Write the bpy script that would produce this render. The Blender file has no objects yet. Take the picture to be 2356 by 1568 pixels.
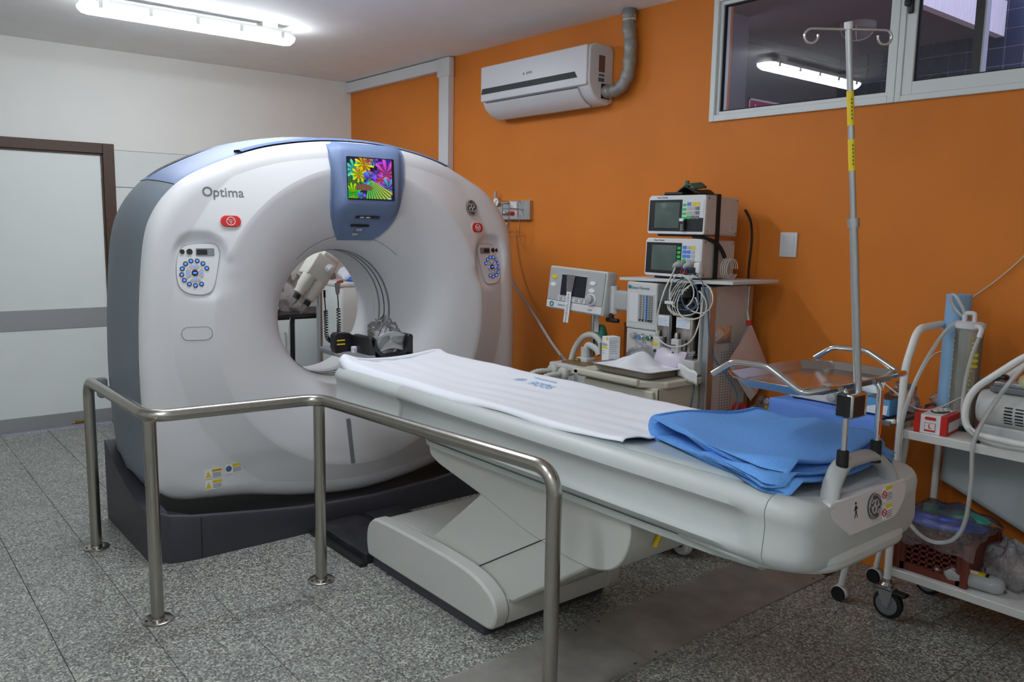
import bpy, bmesh, math, random
from mathutils import Vector, Matrix
random.seed(7)
sc = bpy.context.scene
COL = sc.collection
pi = math.pi

# ---------------------------------------------------------------- camera
cam_d = bpy.data.cameras.new('camera'); cam = bpy.data.objects.new('camera', cam_d); COL.objects.link(cam)
F_PX = 1898.22
cam_d.sensor_fit = 'HORIZONTAL'; cam_d.sensor_width = 36.0; cam_d.lens = 36.0*F_PX/2356.0
cam_d.clip_start = 0.05; cam_d.clip_end = 100
YAW, PITCH, ROLL = math.radians(140.6588), math.radians(7.8295), math.radians(-1.01695)
CAM = Vector((6.820, -3.677, 1.55))
fw = Vector((math.cos(PITCH)*math.cos(YAW), math.cos(PITCH)*math.sin(YAW), -math.sin(PITCH)))
rt = fw.cross(Vector((0, 0, 1))).normalized(); dn = fw.cross(rt)
r2 = math.cos(ROLL)*rt + math.sin(ROLL)*dn; d2 = -math.sin(ROLL)*rt + math.cos(ROLL)*dn
cam.matrix_world = Matrix(((r2.x, -d2.x, -fw.x, CAM.x), (r2.y, -d2.y, -fw.y, CAM.y), (r2.z, -d2.z, -fw.z, CAM.z), (0, 0, 0, 1)))
sc.camera = cam

# ---------------------------------------------------------------- world: overcast daylight, it only reaches the corridor behind the window
w = bpy.data.worlds.new('world'); sc.world = w; w.use_nodes = True
w.node_tree.nodes['Background'].inputs[0].default_value = (0.72, 0.74, 1.0, 1)
w.node_tree.nodes['Background'].inputs[1].default_value = 1.9
LAMP_COL = (0.955, 1.0, 1.06); LAMP_W = 36.0
sc.view_settings.view_transform = 'Standard'; sc.view_settings.look = 'None'
sc.view_settings.exposure = 0.0; sc.view_settings.gamma = 1.0
sc.view_settings.use_curve_mapping = False
try: sc.cycles.transparent_max_bounces = 24
except Exception: pass

# ---------------------------------------------------------------- materials
def lin(c):
    c = c/255.0
    return c/12.92 if c <= 0.04045 else ((c+0.055)/1.055)**2.4
def rgb(r, g, b): return (lin(r), lin(g), lin(b), 1)
MATS = {}
def mat(name, col, rough=0.5, metal=0.0, noise=0.0, scale=40.0, bump=0.0, bscale=200.0, emit=None, es=0.0, alpha=1.0, spec=0.5, coat=0.0, trans=0.0, tscale=None):
    """principled material with a little tonal noise and relief"""
    m = bpy.data.materials.new(name); MATS[name] = m; m.use_nodes = True
    nt = m.node_tree; n = nt.nodes; l = nt.links; b = n['Principled BSDF']
    c = rgb(*col)
    b.inputs['Base Color'].default_value = c; b.inputs['Roughness'].default_value = rough
    b.inputs['Metallic'].default_value = metal; b.inputs['Alpha'].default_value = alpha
    b.inputs['Specular IOR Level'].default_value = spec; b.inputs['Coat Weight'].default_value = coat
    b.inputs['Transmission Weight'].default_value = trans
    if emit: b.inputs['Emission Color'].default_value = rgb(*emit); b.inputs['Emission Strength'].default_value = es
    if noise or bump:
        tc = n.new('ShaderNodeNewGeometry')
        src = tc.outputs['Position']
        if tscale:
            mp = n.new('ShaderNodeMapping'); mp.inputs['Scale'].default_value = tscale; l.new(src, mp.inputs[0]); src = mp.outputs[0]
        if noise:
            t = n.new('ShaderNodeTexNoise'); t.inputs['Scale'].default_value = scale; t.inputs['Detail'].default_value = 3
            l.new(src, t.inputs['Vector'])
            r = n.new('ShaderNodeValToRGB'); r.color_ramp.elements[0].position = 0.3; r.color_ramp.elements[1].position = 0.7
            r.color_ramp.elements[0].color = tuple(x*(1-noise) for x in c[:3])+(1,)
            r.color_ramp.elements[1].color = tuple(min(1, x*(1+noise)) for x in c[:3])+(1,)
            l.new(t.outputs['Fac'], r.inputs[0]); l.new(r.outputs[0], b.inputs['Base Color'])
        if bump:
            t2 = n.new('ShaderNodeTexNoise'); t2.inputs['Scale'].default_value = bscale; t2.inputs['Detail'].default_value = 2
            l.new(src, t2.inputs['Vector'])
            bp = n.new('ShaderNodeBump'); bp.inputs['Strength'].default_value = bump; bp.inputs['Distance'].default_value = 0.004
            l.new(t2.outputs['Fac'], bp.inputs['Height']); l.new(bp.outputs[0], b.inputs['Normal'])
    return m
def film(name, col, tint=0.35, rough=0.12, bump=0.0, bscale=30.0):
    """clear plastic / glass sheet: mostly see-through, with a Fresnel gloss"""
    m = bpy.data.materials.new(name); MATS[name] = m; m.use_nodes = True
    nt = m.node_tree; n = nt.nodes; l = nt.links; n.remove(n['Principled BSDF']); out = n['Material Output']
    tr = n.new('ShaderNodeBsdfTransparent'); tr.inputs[0].default_value = (1, 1, 1, 1)
    df = n.new('ShaderNodeBsdfDiffuse'); df.inputs[0].default_value = rgb(*col)
    gl = n.new('ShaderNodeBsdfGlossy'); gl.inputs['Roughness'].default_value = rough
    fr = n.new('ShaderNodeFresnel'); fr.inputs[0].default_value = 1.5
    m1 = n.new('ShaderNodeMixShader'); m1.inputs[0].default_value = tint; l.new(tr.outputs[0], m1.inputs[1]); l.new(df.outputs[0], m1.inputs[2])
    m2 = n.new('ShaderNodeMixShader'); l.new(fr.outputs[0], m2.inputs[0]); l.new(m1.outputs[0], m2.inputs[1]); l.new(gl.outputs[0], m2.inputs[2])
    if bump:
        g = n.new('ShaderNodeNewGeometry'); t = n.new('ShaderNodeTexNoise'); t.inputs['Scale'].default_value = bscale; t.inputs['Detail'].default_value = 4; t.inputs['Distortion'].default_value = 1.2
        l.new(g.outputs['Position'], t.inputs['Vector']); b = n.new('ShaderNodeBump'); b.inputs['Strength'].default_value = bump; b.inputs['Distance'].default_value = 0.02
        l.new(t.outputs['Fac'], b.inputs['Height'])
        for s in (gl, fr, df): l.new(b.outputs[0], s.inputs['Normal'])
    l.new(m2.outputs[0], out.inputs[0])
    return m

mat('wall_white', (224, 226, 222), 0.55, noise=0.015, scale=3, bump=0.02, bscale=300)
mat('wall_orange', (214, 124, 44), 0.55, spec=0.25, noise=0.05, scale=2.2, bump=0.05, bscale=500)
mat('ceiling', (244, 245, 245), 0.8, noise=0.02, scale=5)
mat('panel_white', (216, 222, 220), 0.3, noise=0.01, scale=4)
mat('door_white', (220, 228, 226), 0.35, noise=0.012, scale=4)
mat('steel_band', (168, 172, 174), 0.45, metal=0.6, noise=0.05, scale=60, tscale=(1, 1, 12))
mat('wood_dark', (70, 48, 34), 0.5, noise=0.35, scale=50, tscale=(6, 6, 0.6), bump=0.1, bscale=150)
mat('plastic_white', (214, 215, 218), 0.42, bump=0.02, bscale=900)
mat('plastic_cream', (216, 214, 204), 0.45)
mat('plastic_grey', (170, 172, 172), 0.45)
mat('gantry_blue', (106, 125, 162), 0.5, bump=0.03, bscale=900)
mat('gantry_side', (116, 127, 136), 0.5, bump=0.03, bscale=900)
mat('gantry_base', (58, 58, 66), 0.5, bump=0.03, bscale=600)
mat('table_grey', (190, 196, 194), 0.42, bump=0.02, bscale=900)
mat('table_shell', (194, 195, 190), 0.5, bump=0.03, bscale=900)
mat('pad_grey', (176, 188, 190), 0.28, bump=0.04, bscale=60)
mat('black_plastic', (26, 27, 30), 0.4)
mat('black_rubber', (22, 22, 23), 0.7)
mat('dark_line', (40, 42, 45), 0.7)
mat('mid_grey', (120, 124, 128), 0.5)
mat('steel', (176, 172, 164), 0.24, metal=1.0, noise=0.05, scale=80, tscale=(1, 1, 0.1))
mat('chrome', (205, 205, 205), 0.1, metal=1.0)
mat('alu', (190, 194, 198), 0.35, metal=0.9)
mat('tray_steel', (186, 182, 176), 0.2, metal=1.0)
mat('floor_plate', (150, 147, 142), 0.42, metal=0.35, noise=0.18, scale=7, bump=0.02, bscale=40)
mat('grout', (58, 60, 58), 0.8)
mat('sheet', (236, 240, 248), 0.85, bump=0.12, bscale=45)
mat('cloth_white', (236, 238, 244), 0.9, bump=0.15, bscale=60)
mat('fleece', (104, 164, 236), 0.95, noise=0.12, scale=260, bump=0.5, bscale=420)
mat('drape_blue', (100, 145, 228), 0.85, bump=0.08, bscale=200)
mat('red', (196, 40, 36), 0.4)
mat('yellow', (226, 196, 30), 0.5)
mat('orange_plastic', (230, 100, 30), 0.4)
mat('green', (40, 190, 80), 0.5)
mat('btn_blue', (70, 130, 215), 0.5)
mat('btn_grey', (176, 178, 180), 0.5)
mat('btn_dark', (110, 114, 118), 0.5)
mat('blue_glow', (10, 20, 60), 0.4, emit=(60, 110, 255), es=2.2)
mat('print_grey', (104, 108, 112), 0.6)
mat('print_blue', (150, 195, 236), 0.8)
mat('print_teal', (40, 120, 130), 0.6)
mat('print_dark', (60, 62, 66), 0.6)
mat('paper', (228, 230, 232), 0.8)
mat('tube_clear', (205, 208, 205), 0.25, alpha=0.62)
mat('hose_white', (206, 208, 202), 0.35, alpha=0.85)
mat('cable_white', (216, 214, 204), 0.5)
mat('cable_blue', (80, 110, 140), 0.5)
mat('metal_white', (232, 233, 230), 0.35)
mat('beige', (204, 200, 184), 0.5, bump=0.03, bscale=500)
mat('machine_grey', (200, 202, 200), 0.45)
mat('screen_green', (84, 98, 92), 0.16)
mat('screen_dark', (42, 45, 50), 0.2)
mat('pipe_foil', (150, 150, 146), 0.5, metal=0.35, noise=0.15, scale=30, bump=0.5, bscale=25)
mat('brown_plastic', (110, 50, 36), 0.45)
mat('roll_blue', (140, 180, 215), 0.8, noise=0.05, scale=8)
mat('hose_blue', (52, 78, 190), 0.35)
mat('mask_green', (70, 165, 145), 0.35, alpha=0.8)
mat('amber', (190, 100, 30), 0.2, alpha=0.75)
mat('scale_yellow', (215, 210, 40), 0.5)
film('pouch_white', (225, 222, 220), 0.55, 0.4, 0.5, 25)
film('bag_silver', (228, 231, 236), 0.30, 0.14, 0.9, 30)
film('clear_film', (225, 229, 234), 0.08, 0.10, 0.9, 26)
film('bag_red', (205, 30, 25), 0.6, 0.15, 0.7, 25)
film('bag_clear', (200, 190, 190), 0.22, 0.15, 0.7, 25)
film('bottle_clear', (226, 231, 233), 0.5, 0.15, 0.3, 25)
film('jar_clear', (205, 208, 196), 0.30, 0.12)
film('window_glass', (30, 32, 40), 0.0, 0.0)
film('amber_film', (196, 96, 20), 0.55, 0.1)

# terrazzo: pale and dark chips in a grey matrix
m = bpy.data.materials.new('terrazzo'); MATS['terrazzo'] = m; m.use_nodes = True
nt = m.node_tree; n = nt.nodes; l = nt.links; b = n['Principled BSDF']; b.inputs['Roughness'].default_value = 0.38
g = n.new('ShaderNodeNewGeometry'); v = n.new('ShaderNodeTexVoronoi'); v.inputs['Scale'].default_value = 150; l.new(g.outputs['Position'], v.inputs['Vector'])
sep = n.new('ShaderNodeSeparateColor'); l.new(v.outputs['Color'], sep.inputs[0])
r = n.new('ShaderNodeValToRGB'); r.color_ramp.interpolation = 'LINEAR'
els = r.color_ramp.elements; els[0].position = 0.0; els[0].color = rgb(84, 84, 82); els[1].position = 1.0; els[1].color = rgb(214, 216, 206)
for p_, c_ in ((0.2, (112, 112, 109)), (0.55, (146, 148, 142)), (0.8, (172, 174, 166))):
    e = els.new(p_); e.color = rgb(*c_)
l.new(sep.outputs[0], r.inputs[0])
n2 = n.new('ShaderNodeTexNoise'); n2.inputs['Scale'].default_value = 2.5; l.new(g.outputs['Position'], n2.inputs['Vector'])
mx = n.new('ShaderNodeMix'); mx.data_type = 'RGBA'; mx.blend_type = 'MULTIPLY'; mx.inputs[0].default_value = 0.25
l.new(r.outputs[0], mx.inputs[6]); l.new(n2.outputs['Fac'], mx.inputs[7]); l.new(mx.outputs[2], b.inputs['Base Color'])

# ---------------------------------------------------------------- mesh helpers
class MB:
    def __init__(s): s.v = []; s.f = []
    def add(s, vs, fs):
        o = len(s.v); s.v += [Vector(p) for p in vs]; s.f += [tuple(i+o for i in f) for f in fs]; return s
    def box(s, x0, x1, y0, y1, z0, z1):
        return s.add([(x0, y0, z0), (x1, y0, z0), (x1, y1, z0), (x0, y1, z0), (x0, y0, z1), (x1, y0, z1), (x1, y1, z1), (x0, y1, z1)],
                     [(3, 2, 1, 0), (4, 5, 6, 7), (0, 1, 5, 4), (1, 2, 6, 5), (2, 3, 7, 6), (3, 0, 4, 7)])
    def bbox(s, x0, x1, y0, y1, z0, z1, r=0.01):
        """box with chamfered edges"""
        cx, cy, cz = (x0+x1)/2, (y0+y1)/2, (z0+z1)/2; hx, hy, hz = abs(x1-x0)/2, abs(y1-y0)/2, abs(z1-z0)/2
        r = min(r, hx*0.9, hy*0.9, hz*0.9); bm = bmesh.new(); bmesh.ops.create_cube(bm, size=1)
        for v in bm.verts: v.co = Vector((v.co.x*2*hx, v.co.y*2*hy, v.co.z*2*hz))
        bmesh.ops.bevel(bm, geom=bm.edges[:], offset=r, segments=3, profile=0.5, affect='EDGES')
        bm.verts.ensure_lookup_table(); bm.verts.index_update()
        s.add([(v.co.x+cx, v.co.y+cy, v.co.z+cz) for v in bm.verts], [tuple(v.index for v in f.verts) for f in bm.faces]); bm.free(); return s
    def rings(s, rings, closed=True, cap0=False, cap1=False):
        n = len(rings[0]); vs = [p for r in rings for p in r]; fs = []
        m = n if closed else n-1
        for i in range(len(rings)-1):
            for j in range(m):
                a, b = i*n+j, i*n+(j+1) % n; fs.append((a, b, b+n, a+n))
        if cap0: fs.append(tuple(range(n-1, -1, -1)))
        if cap1: fs.append(tuple((len(rings)-1)*n+j for j in range(n)))
        return s.add(vs, fs)
    def cyl(s, p0, p1, r0, r1=None, n=16, caps=True):
        r1 = r0 if r1 is None else r1; p0 = Vector(p0); p1 = Vector(p1); d = (p1-p0).normalized()
        u = d.orthogonal().normalized(); w_ = d.cross(u); R = []
        for p, r in ((p0, r0), (p1, r1)):
            R.append([p+r*(math.cos(2*pi*k/n)*u+math.sin(2*pi*k/n)*w_) for k in range(n)])
        return s.rings(R, True, caps, caps)
    def tube(s, pts, r, n=8, caps=True, closed=False):
        pts = [Vector(p) for p in pts]; m = len(pts); R = []; rr = r if isinstance(r, (list, tuple)) else [r]*m
        t = [((pts[min(i+1, m-1)] if not closed else pts[(i+1) % m])-(pts[max(i-1, 0)] if not closed else pts[i-1])).normalized() for i in range(m)]
        u = t[0].orthogonal().normalized()
        for i in range(m):
            u = (u-t[i]*u.dot(t[i]))
            u = u.normalized() if u.length > 1e-6 else t[i].orthogonal().normalized()
            w_ = t[i].cross(u)
            R.append([pts[i]+rr[i]*(math.cos(2*pi*k/n)*u+math.sin(2*pi*k/n)*w_) for k in range(n)])
        if closed: R.append(R[0])
        return s.rings(R, True, caps and not closed, caps and not closed)
    def lathe(s, prof, c=(0, 0, 0), axis='z', n=24, caps=True):
        """prof: list of (radius, height along axis)"""
        R = []
        for r, h in prof:
            ring = []
            for k in range(n):
                a = 2*pi*k/n; x, y = r*math.cos(a), r*math.sin(a)
                p = {'z': (x, y, h), 'x': (h, x, y), 'y': (y, h, x)}[axis]
                ring.append((p[0]+c[0], p[1]+c[1], p[2]+c[2]))
            R.append(ring)
        return s.rings(R, True, caps, caps)
    def prism(s, poly, a0, a1, axis='x'):
        """poly: 2-D outline in the two remaining axes (x: (y,z), y: (x,z), z: (x,y))"""
        def P(p, h): return {'x': (h, p[0], p[1]), 'y': (p[0], h, p[1]), 'z': (p[0], p[1], h)}[axis]
        return s.rings([[P(p, a0) for p in poly], [P(p, a1) for p in poly]], True, True, True)
    def grid(s, fn, nu, nv, two=0.0):
        vs = [Vector(fn(i/nu, j/nv)) for j in range(nv+1) for i in range(nu+1)]
        fs = [(j*(nu+1)+i, j*(nu+1)+i+1, (j+1)*(nu+1)+i+1, (j+1)*(nu+1)+i) for j in range(nv) for i in range(nu)]
        return s.add(vs, fs)
    def xf(s, M):
        s.v = [M @ p for p in s.v]; return s
def rrect(x0, x1, y0, y1, r, n=5):
    out = []
    for cx, cy, a in ((x1-r, y1-r, 0), (x0+r, y1-r, pi/2), (x0+r, y0+r, pi), (x1-r, y0+r, 3*pi/2)):
        for k in range(n+1):
            t = a+pi/2*k/n; out.append((cx+r*math.cos(t), cy+r*math.sin(t)))
    return out
def smooth_path(pts, k=6, closed=False):
    """Catmull-Rom through pts"""
    P = [Vector(p) for p in pts]; m = len(P); out = []
    rng = range(m if closed else m-1)
    for i in rng:
        if closed: p0, p1, p2, p3 = P[i-1], P[i], P[(i+1) % m], P[(i+2) % m]
        else: p0, p1, p2, p3 = P[max(i-1, 0)], P[i], P[i+1], P[min(i+2, m-1)]
        for j in range(k):
            t = j/k
            out.append(0.5*((2*p1)+(-p0+p2)*t+(2*p0-5*p1+4*p2-p3)*t*t+(-p0+3*p1-3*p2+p3)*t**3))
    if not closed: out.append(P[-1])
    return out
def fillet(pts, r, k=6):
    """polyline with its inner corners rounded by radius-ish r"""
    P = [Vector(p) for p in pts]; out = [P[0]]
    for i in range(1, len(P)-1):
        a = (P[i-1]-P[i]); b = (P[i+1]-P[i]); d = min(r, a.length*0.49, b.length*0.49)
        p0 = P[i]+a.normalized()*d; p1 = P[i]+b.normalized()*d
        for j in range(k+1):
            t = j/k; out.append((1-t)**2*p0+2*t*(1-t)*P[i]+t*t*p1)
    out.append(P[-1]); return out
def interp(tab, x):
    if x <= tab[0][0]: return tab[0][1]
    for (a, b), (c, d) in zip(tab, tab[1:]):
        if x <= c: return b+(d-b)*(x-a)/(c-a)
    return tab[-1][1]
def sstep(a, b, x):
    t = max(0, min(1, (x-a)/(b-a))); return t*t*(3-2*t)

BASE = {}
def root(name, label, cat, base, group=None):
    o = bpy.data.objects.new(name, None); COL.objects.link(o); o.location = base; o.empty_display_size = 0.05
    o['label'] = label; o['category'] = cat
    if group: o['group'] = group
    BASE[o] = Vector(base); return o
def obj(name, mb, material, parent=None, smooth=None, sub=0, bevel=0, label=None, solid=0, kind=None):
    """link a mesh; its coordinates are world coordinates, a child is made relative to its thing's base"""
    me = bpy.data.meshes.new(name)
    off = BASE.get(parent, Vector((0, 0, 0))) if parent else Vector((0, 0, 0))
    own = Vector((0, 0, 0))
    if parent is None:
        xs = [p.x for p in mb.v]; ys = [p.y for p in mb.v]; zs = [p.z for p in mb.v]
        own = Vector(((min(xs)+max(xs))/2, (min(ys)+max(ys))/2, min(zs)))
    me.from_pydata([tuple(p-off-own) for p in mb.v], [], mb.f)
    me.materials.append(MATS[material] if isinstance(material, str) else material)
    if smooth is not None:
        me.polygons.foreach_set('use_smooth', [True]*len(me.polygons))
        me.set_sharp_from_angle(angle=math.radians(smooth))
    bm = bmesh.new(); bm.from_mesh(me); bmesh.ops.recalc_face_normals(bm, faces=bm.faces[:]); bm.to_mesh(me); bm.free()
    o = bpy.data.objects.new(name, me); COL.objects.link(o)
    if parent: o.parent = parent; BASE[o] = off
    else: o.location = own; BASE[o] = own
    if bevel:
        md = o.modifiers.new('bevel', 'BEVEL'); md.width = bevel; md.segments = 2; md.limit_method = 'ANGLE'; md.angle_limit = math.radians(40)
    if solid:
        md = o.modifiers.new('solid', 'SOLIDIFY'); md.thickness = solid; md.offset = 0
    if sub:
        md = o.modifiers.new('sub', 'SUBSURF'); md.levels = sub; md.render_levels = sub
    if label: o['label'] = label
    if kind: o['kind'] = kind
    return o
def tag(o, label, cat, group=None):
    o['label'] = label; o['category'] = cat
    if group: o['group'] = group
    return o
def struct(name, mb, material, parent=None, **k):
    o = obj(name, mb, material, parent, **k)
    if parent is None: o['kind'] = 'structure'
    return o
_depsg = None
def text(name, s, size, M, material, parent, depth=0.0004, align='CENTER', bold=0.0):
    """flat lettering: M places the text plane (x right, y up, z out of the surface)"""
    c = bpy.data.curves.new(name, 'FONT'); c.body = s; c.size = size; c.align_x = align; c.align_y = 'CENTER'; c.extrude = depth; c.resolution_u = 3; c.offset = bold
    t = bpy.data.objects.new(name, c); COL.objects.link(t)
    dg = bpy.context.evaluated_depsgraph_get(); me = bpy.data.meshes.new_from_object(t.evaluated_get(dg))
    mb = MB(); mb.v = [M @ v.co for v in me.vertices]; mb.f = [tuple(p.vertices) for p in me.polygons]
    bpy.data.objects.remove(t); bpy.data.curves.remove(c); bpy.data.meshes.remove(me)
    return obj(name, mb, material, parent)
def frame(o, xr, up):
    """matrix with origin o, x along xr, y along up, z outward"""
    x = Vector(xr).normalized(); y = Vector(up).normalized(); z = x.cross(y).normalized(); y = z.cross(x)
    return Matrix(((x.x, y.x, z.x, o[0]), (x.y, y.y, z.y, o[1]), (x.z, y.z, z.z, o[2]), (0, 0, 0, 1)))
def decal(name, M, poly, material, parent, t=0.001, **k):
    """thin plate on a surface, outline in the plane of M"""
    mb = MB().prism(poly, 0, t, 'z').xf(M); return obj(name, mb, material, parent, **k)
def ngon(r, n=16, cx=0, cy=0, ry=None):
    ry = r if ry is None else ry
    return [(cx+r*math.cos(2*pi*k/n), cy+ry*math.sin(2*pi*k/n)) for k in range(n)]
# ================================================================ THE ROOM
H = 2.80
# floor: bed plus single 30 cm terrazzo tiles where the camera sees them
fl = struct('floor', MB().box(-0.3, 7.9, -5.1, 0.3, -0.12, -0.012), 'grout')
tile_me = None
def in_view(x, y, z=0.0, m=0.06):
    d = Vector((x, y, z))-CAM; zc = d.dot(fw)
    if zc < 0.2: return False
    u = d.dot(r2)/zc*F_PX; v_ = d.dot(d2)/zc*F_PX
    return abs(u) < 1178*(1+m) and abs(v_) < 784*(1+m)
tmb = MB().bbox(-0.1488, 0.1488, -0.1488, 0.1488, -0.012, 0.0, 0.0012)
cand = []
for i in range(0, 25):
    for j in range(-1, 16):
        cx, cy = 0.15+0.3*i, -0.3*j
        if cx > 7.6 or cy < -4.8: continue
        vis = any(in_view(cx+a, cy+b_) for a in (-.15, 0, .15) for b_ in (-.15, 0, .15))
        hid = 2.40 < cx < 2.9 and -2.45 < cy < -0.6
        cand.append((0 if vis and not hid else 1, (Vector((cx, cy, 0))-CAM).length, cx, cy))
cand.sort(); first = None; rest = MB()
for k, (nv, dist, cx, cy) in enumerate(cand):
    if not nv and k < 290:
        if first is None:
            off = Vector((cx, cy, 0)); mb = MB(); mb.v = list(tmb.v); mb.f = list(tmb.f)
            first = obj('floor_tile', mb, 'terrazzo', fl); fm = first.data
            for vv in fm.vertices: vv.co += BASE[fl]
            first.location = Vector((cx, cy, 0))-BASE[fl]
        else:
            o = bpy.data.objects.new('floor_tile', fm); COL.objects.link(o); o.parent = fl; o.location = Vector((cx, cy, 0))-BASE[fl]
    else:
        rest.add([p+Vector((cx, cy, 0)) for p in tmb.v], tmb.f)
obj('floor_tile_rest', rest, 'terrazzo', fl, kind='stuff')
struct('ceiling', MB().box(-0.3, 7.9, -5.1, 0.15, H, H+0.15), 'ceiling')
# orange wall with the window opening
WX0, WX1, WZ0, WZ1 = 3.975, 6.03, 2.125, 2.765
mb = MB()
mb.box(-0.3, WX0, 0, 0.15, -0.1, H); mb.box(WX1, 7.9, 0, 0.15, -0.1, H)
mb.box(WX0, WX1, 0, 0.15, -0.1, WZ0); mb.box(WX0, WX1, 0, 0.15, WZ1, H)
struct('wall_right', mb, 'wall_orange')
# white wall with the door opening
DY0, DY1, DZ = -3.45, -2.03, 2.085
mb = MB(); mb.box(-0.15, 0, DY1, 0.0, -0.1, H); mb.box(-0.15, 0, -5.1, DY0, -0.1, H); mb.box(-0.15, 0, DY0, DY1, DZ, H)
struct('wall_left', mb, 'wall_white')
struct('wall_near', MB().box(7.7, 7.85, -5.1, 0, -0.1, H), 'wall_white')
struct('wall_side', MB().box(0, 7.7, -5.1, -4.95, -0.1, H), 'wall_white')
# smooth wall panelling right of the door, two boards with a joint
tr = struct('trim_1', MB().box(0, 0.004, DY1+0.03, -0.002, 0.10, 2.075), 'dark_line')
obj('wall_panel', MB().box(0.002, 0.012, DY1+0.03, -0.002, 1.802, 2.072), 'panel_white', tr, bevel=0.001)
obj('wall_panel', MB().box(0.002, 0.012, DY1+0.03, -0.002, 0.10, 1.798), 'panel_white', tr, bevel=0.001)
struct('baseboard_left', MB().box(0, 0.014, DY1+0.03, -0.002, 0.0, 0.10), 'steel_band')
# door: dark wooden frame, pale leaf, steel band and kick plate
d1 = struct('door_1', MB().bbox(-0.045, 0.0, DY0+0.055, DY1-0.055, 0.012, DZ-0.052, 0.003), 'door_white')
fr = MB(); fr.box(-0.08, 0.03, DY1-0.05, DY1+0.03, 0, DZ+0.03); fr.box(-0.08, 0.03, DY0-0.03, DY0+0.05, 0, DZ+0.03); fr.box(-0.08, 0.03, DY0+0.05, DY1-0.05, DZ-0.045, DZ+0.03)
obj('door_frame', fr, 'wood_dark', d1, bevel=0.004)
st = MB(); st.box(-0.06, 0.016, DY1-0.062, DY1-0.05, 0, DZ-0.045); st.box(-0.06, 0.016, DY0+0.05, DY1-0.05, DZ-0.057, DZ-0.045)
obj('door_stop', st, 'wood_dark', d1, bevel=0.002)
obj('door_band', MB().bbox(0.0, 0.006, DY0+0.06, DY1-0.064, 0.748, 0.896, 0.002), 'steel_band', d1, label='brushed steel band across the door leaf')
obj('kick_plate', MB().bbox(0.0, 0.006, DY0+0.06, DY1-0.064, 0.014, 0.112, 0.002), 'steel_band', d1)
obj('hinge', MB().cyl((0.008, DY1-0.056, 1.86), (0.008, DY1-0.056, 1.97), 0.008), 'alu', d1, smooth=40)
hb = MB().bbox(0.006, 0.03, -2.36, -2.30, 0.018, 0.045, 0.006); hb.cyl((0.02, -2.38, 0.03), (0.02, -2.29, 0.03), 0.006)
obj('floor_bolt', hb, mat('brass', (150, 120, 60), 0.35, metal=0.8), d1)

# window: aluminium frame in two leaves, glass
wf = MB()
def rectframe(mb, x0, x1, z0, z1, y0, y1, t, tz=None):
    tz = tz or t
    mb.box(x0, x0+t, y0, y1, z0, z1); mb.box(x1-t, x1, y0, y1, z0, z1); mb.box(x0+t, x1-t, y0, y1, z0, z0+tz); mb.box(x0+t, x1-t, y0, y1, z1-tz, z1)
rectframe(wf, WX0, 4.975, WZ0, WZ1, -0.018, 0.09, 0.032)
w1 = struct('window_1', wf, mat('window_alu', (222, 228, 228), 0.4), bevel=0.003)
g1 = MB(); rectframe(g1, WX0+0.032, 4.943, WZ0+0.032, WZ1-0.032, 0.0, 0.04, 0.018)
obj('inner_bead', g1, MATS['window_alu'], w1, bevel=0.002)
gk = MB(); rectframe(gk, WX0+0.05, 4.925, WZ0+0.05, WZ1-0.05, 0.012, 0.03, 0.007); obj('gasket', gk, 'black_rubber', w1)
obj('pane', MB().box(WX0+0.055, 4.92, 0.018, 0.024, WZ0+0.055, WZ1-0.055), 'window_glass', w1)
wf = MB(); rectframe(wf, 4.977, WX1, WZ0, WZ1, -0.018, 0.09, 0.026)
w2 = struct('window_2', wf, MATS['window_alu'], bevel=0.003)
sash = MB(); rectframe(sash, 5.003, WX1-0.026, WZ0+0.026, WZ1-0.026, -0.012, 0.03, 0.045, 0.055)
obj('sash', sash, MATS['window_alu'], w2, bevel=0.003)
gk = MB(); rectframe(gk, 5.046, WX1-0.07, WZ0+0.079, WZ1-0.079, 0.0, 0.02, 0.008); obj('gasket', gk, 'black_rubber', w2)
obj('pane', MB().box(5.05, WX1-0.075, 0.006, 0.012, WZ0+0.083, WZ1-0.083), 'window_glass', w2)
lt = MB().bbox(5.012, 5.034, -0.03, -0.012, 2.49, 2.57, 0.006); lt.bbox(5.0, 5.028, -0.045, -0.02, 2.52, 2.548, 0.008)
obj('latch', lt, 'black_plastic', w2, smooth=40)

# ceiling lamps, two of the four added as fill: white tray, clear diffuser with two tubes inside, clips
def lamp(cx, cy, label, L=1.22):
    r = root('fluorescent_lamp', label, 'lamp', (cx, cy, H-0.1), 'fluorescent ceiling lamps')
    y0, y1 = cy-L/2, cy+L/2
    pr = [(-0.05, 0), (0.05, 0), (0.066, -0.035), (-0.066, -0.035)]
    obj('lamp_tray', MB().prism([(cx+a, H-0.03+b_) for a, b_ in pr], y0, y1, 'y'), 'metal_white', r, bevel=0.006)
    for yy in (y0+.15, y1-.15): obj('ceiling_mount', MB().box(cx-0.05, cx+0.05, yy-.05, yy+.05, H-0.032, H), 'metal_white', r)
    ring = []
    for yy, sx in ((y0-0.02, 0.55), (y0, 0.9), (y0+0.03, 1), (y1-0.03, 1), (y1, 0.9), (y1+0.02, 0.55)):
        ring.append([(cx+sx*0.070*math.cos(a), yy, H-0.066-0.05*sx*math.sin(a)) for a in [k*pi/10 for k in range(11)]])
    obj('diffuser', MB().rings(ring, True, True, True), MATS['lamp_glow'], r, smooth=40)
    for k in range(5):
        yy = y0+0.08+k*(L-0.16)/4
        for s in (-1, 1): obj('clip', MB().bbox(cx+s*0.068-0.008, cx+s*0.068+0.008, yy-0.012, yy+0.012, H-0.088, H-0.048, 0.003), 'metal_white', r)
    return r
mg = bpy.data.materials.new('lamp_glow'); MATS['lamp_glow'] = mg; mg.use_nodes = True
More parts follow.
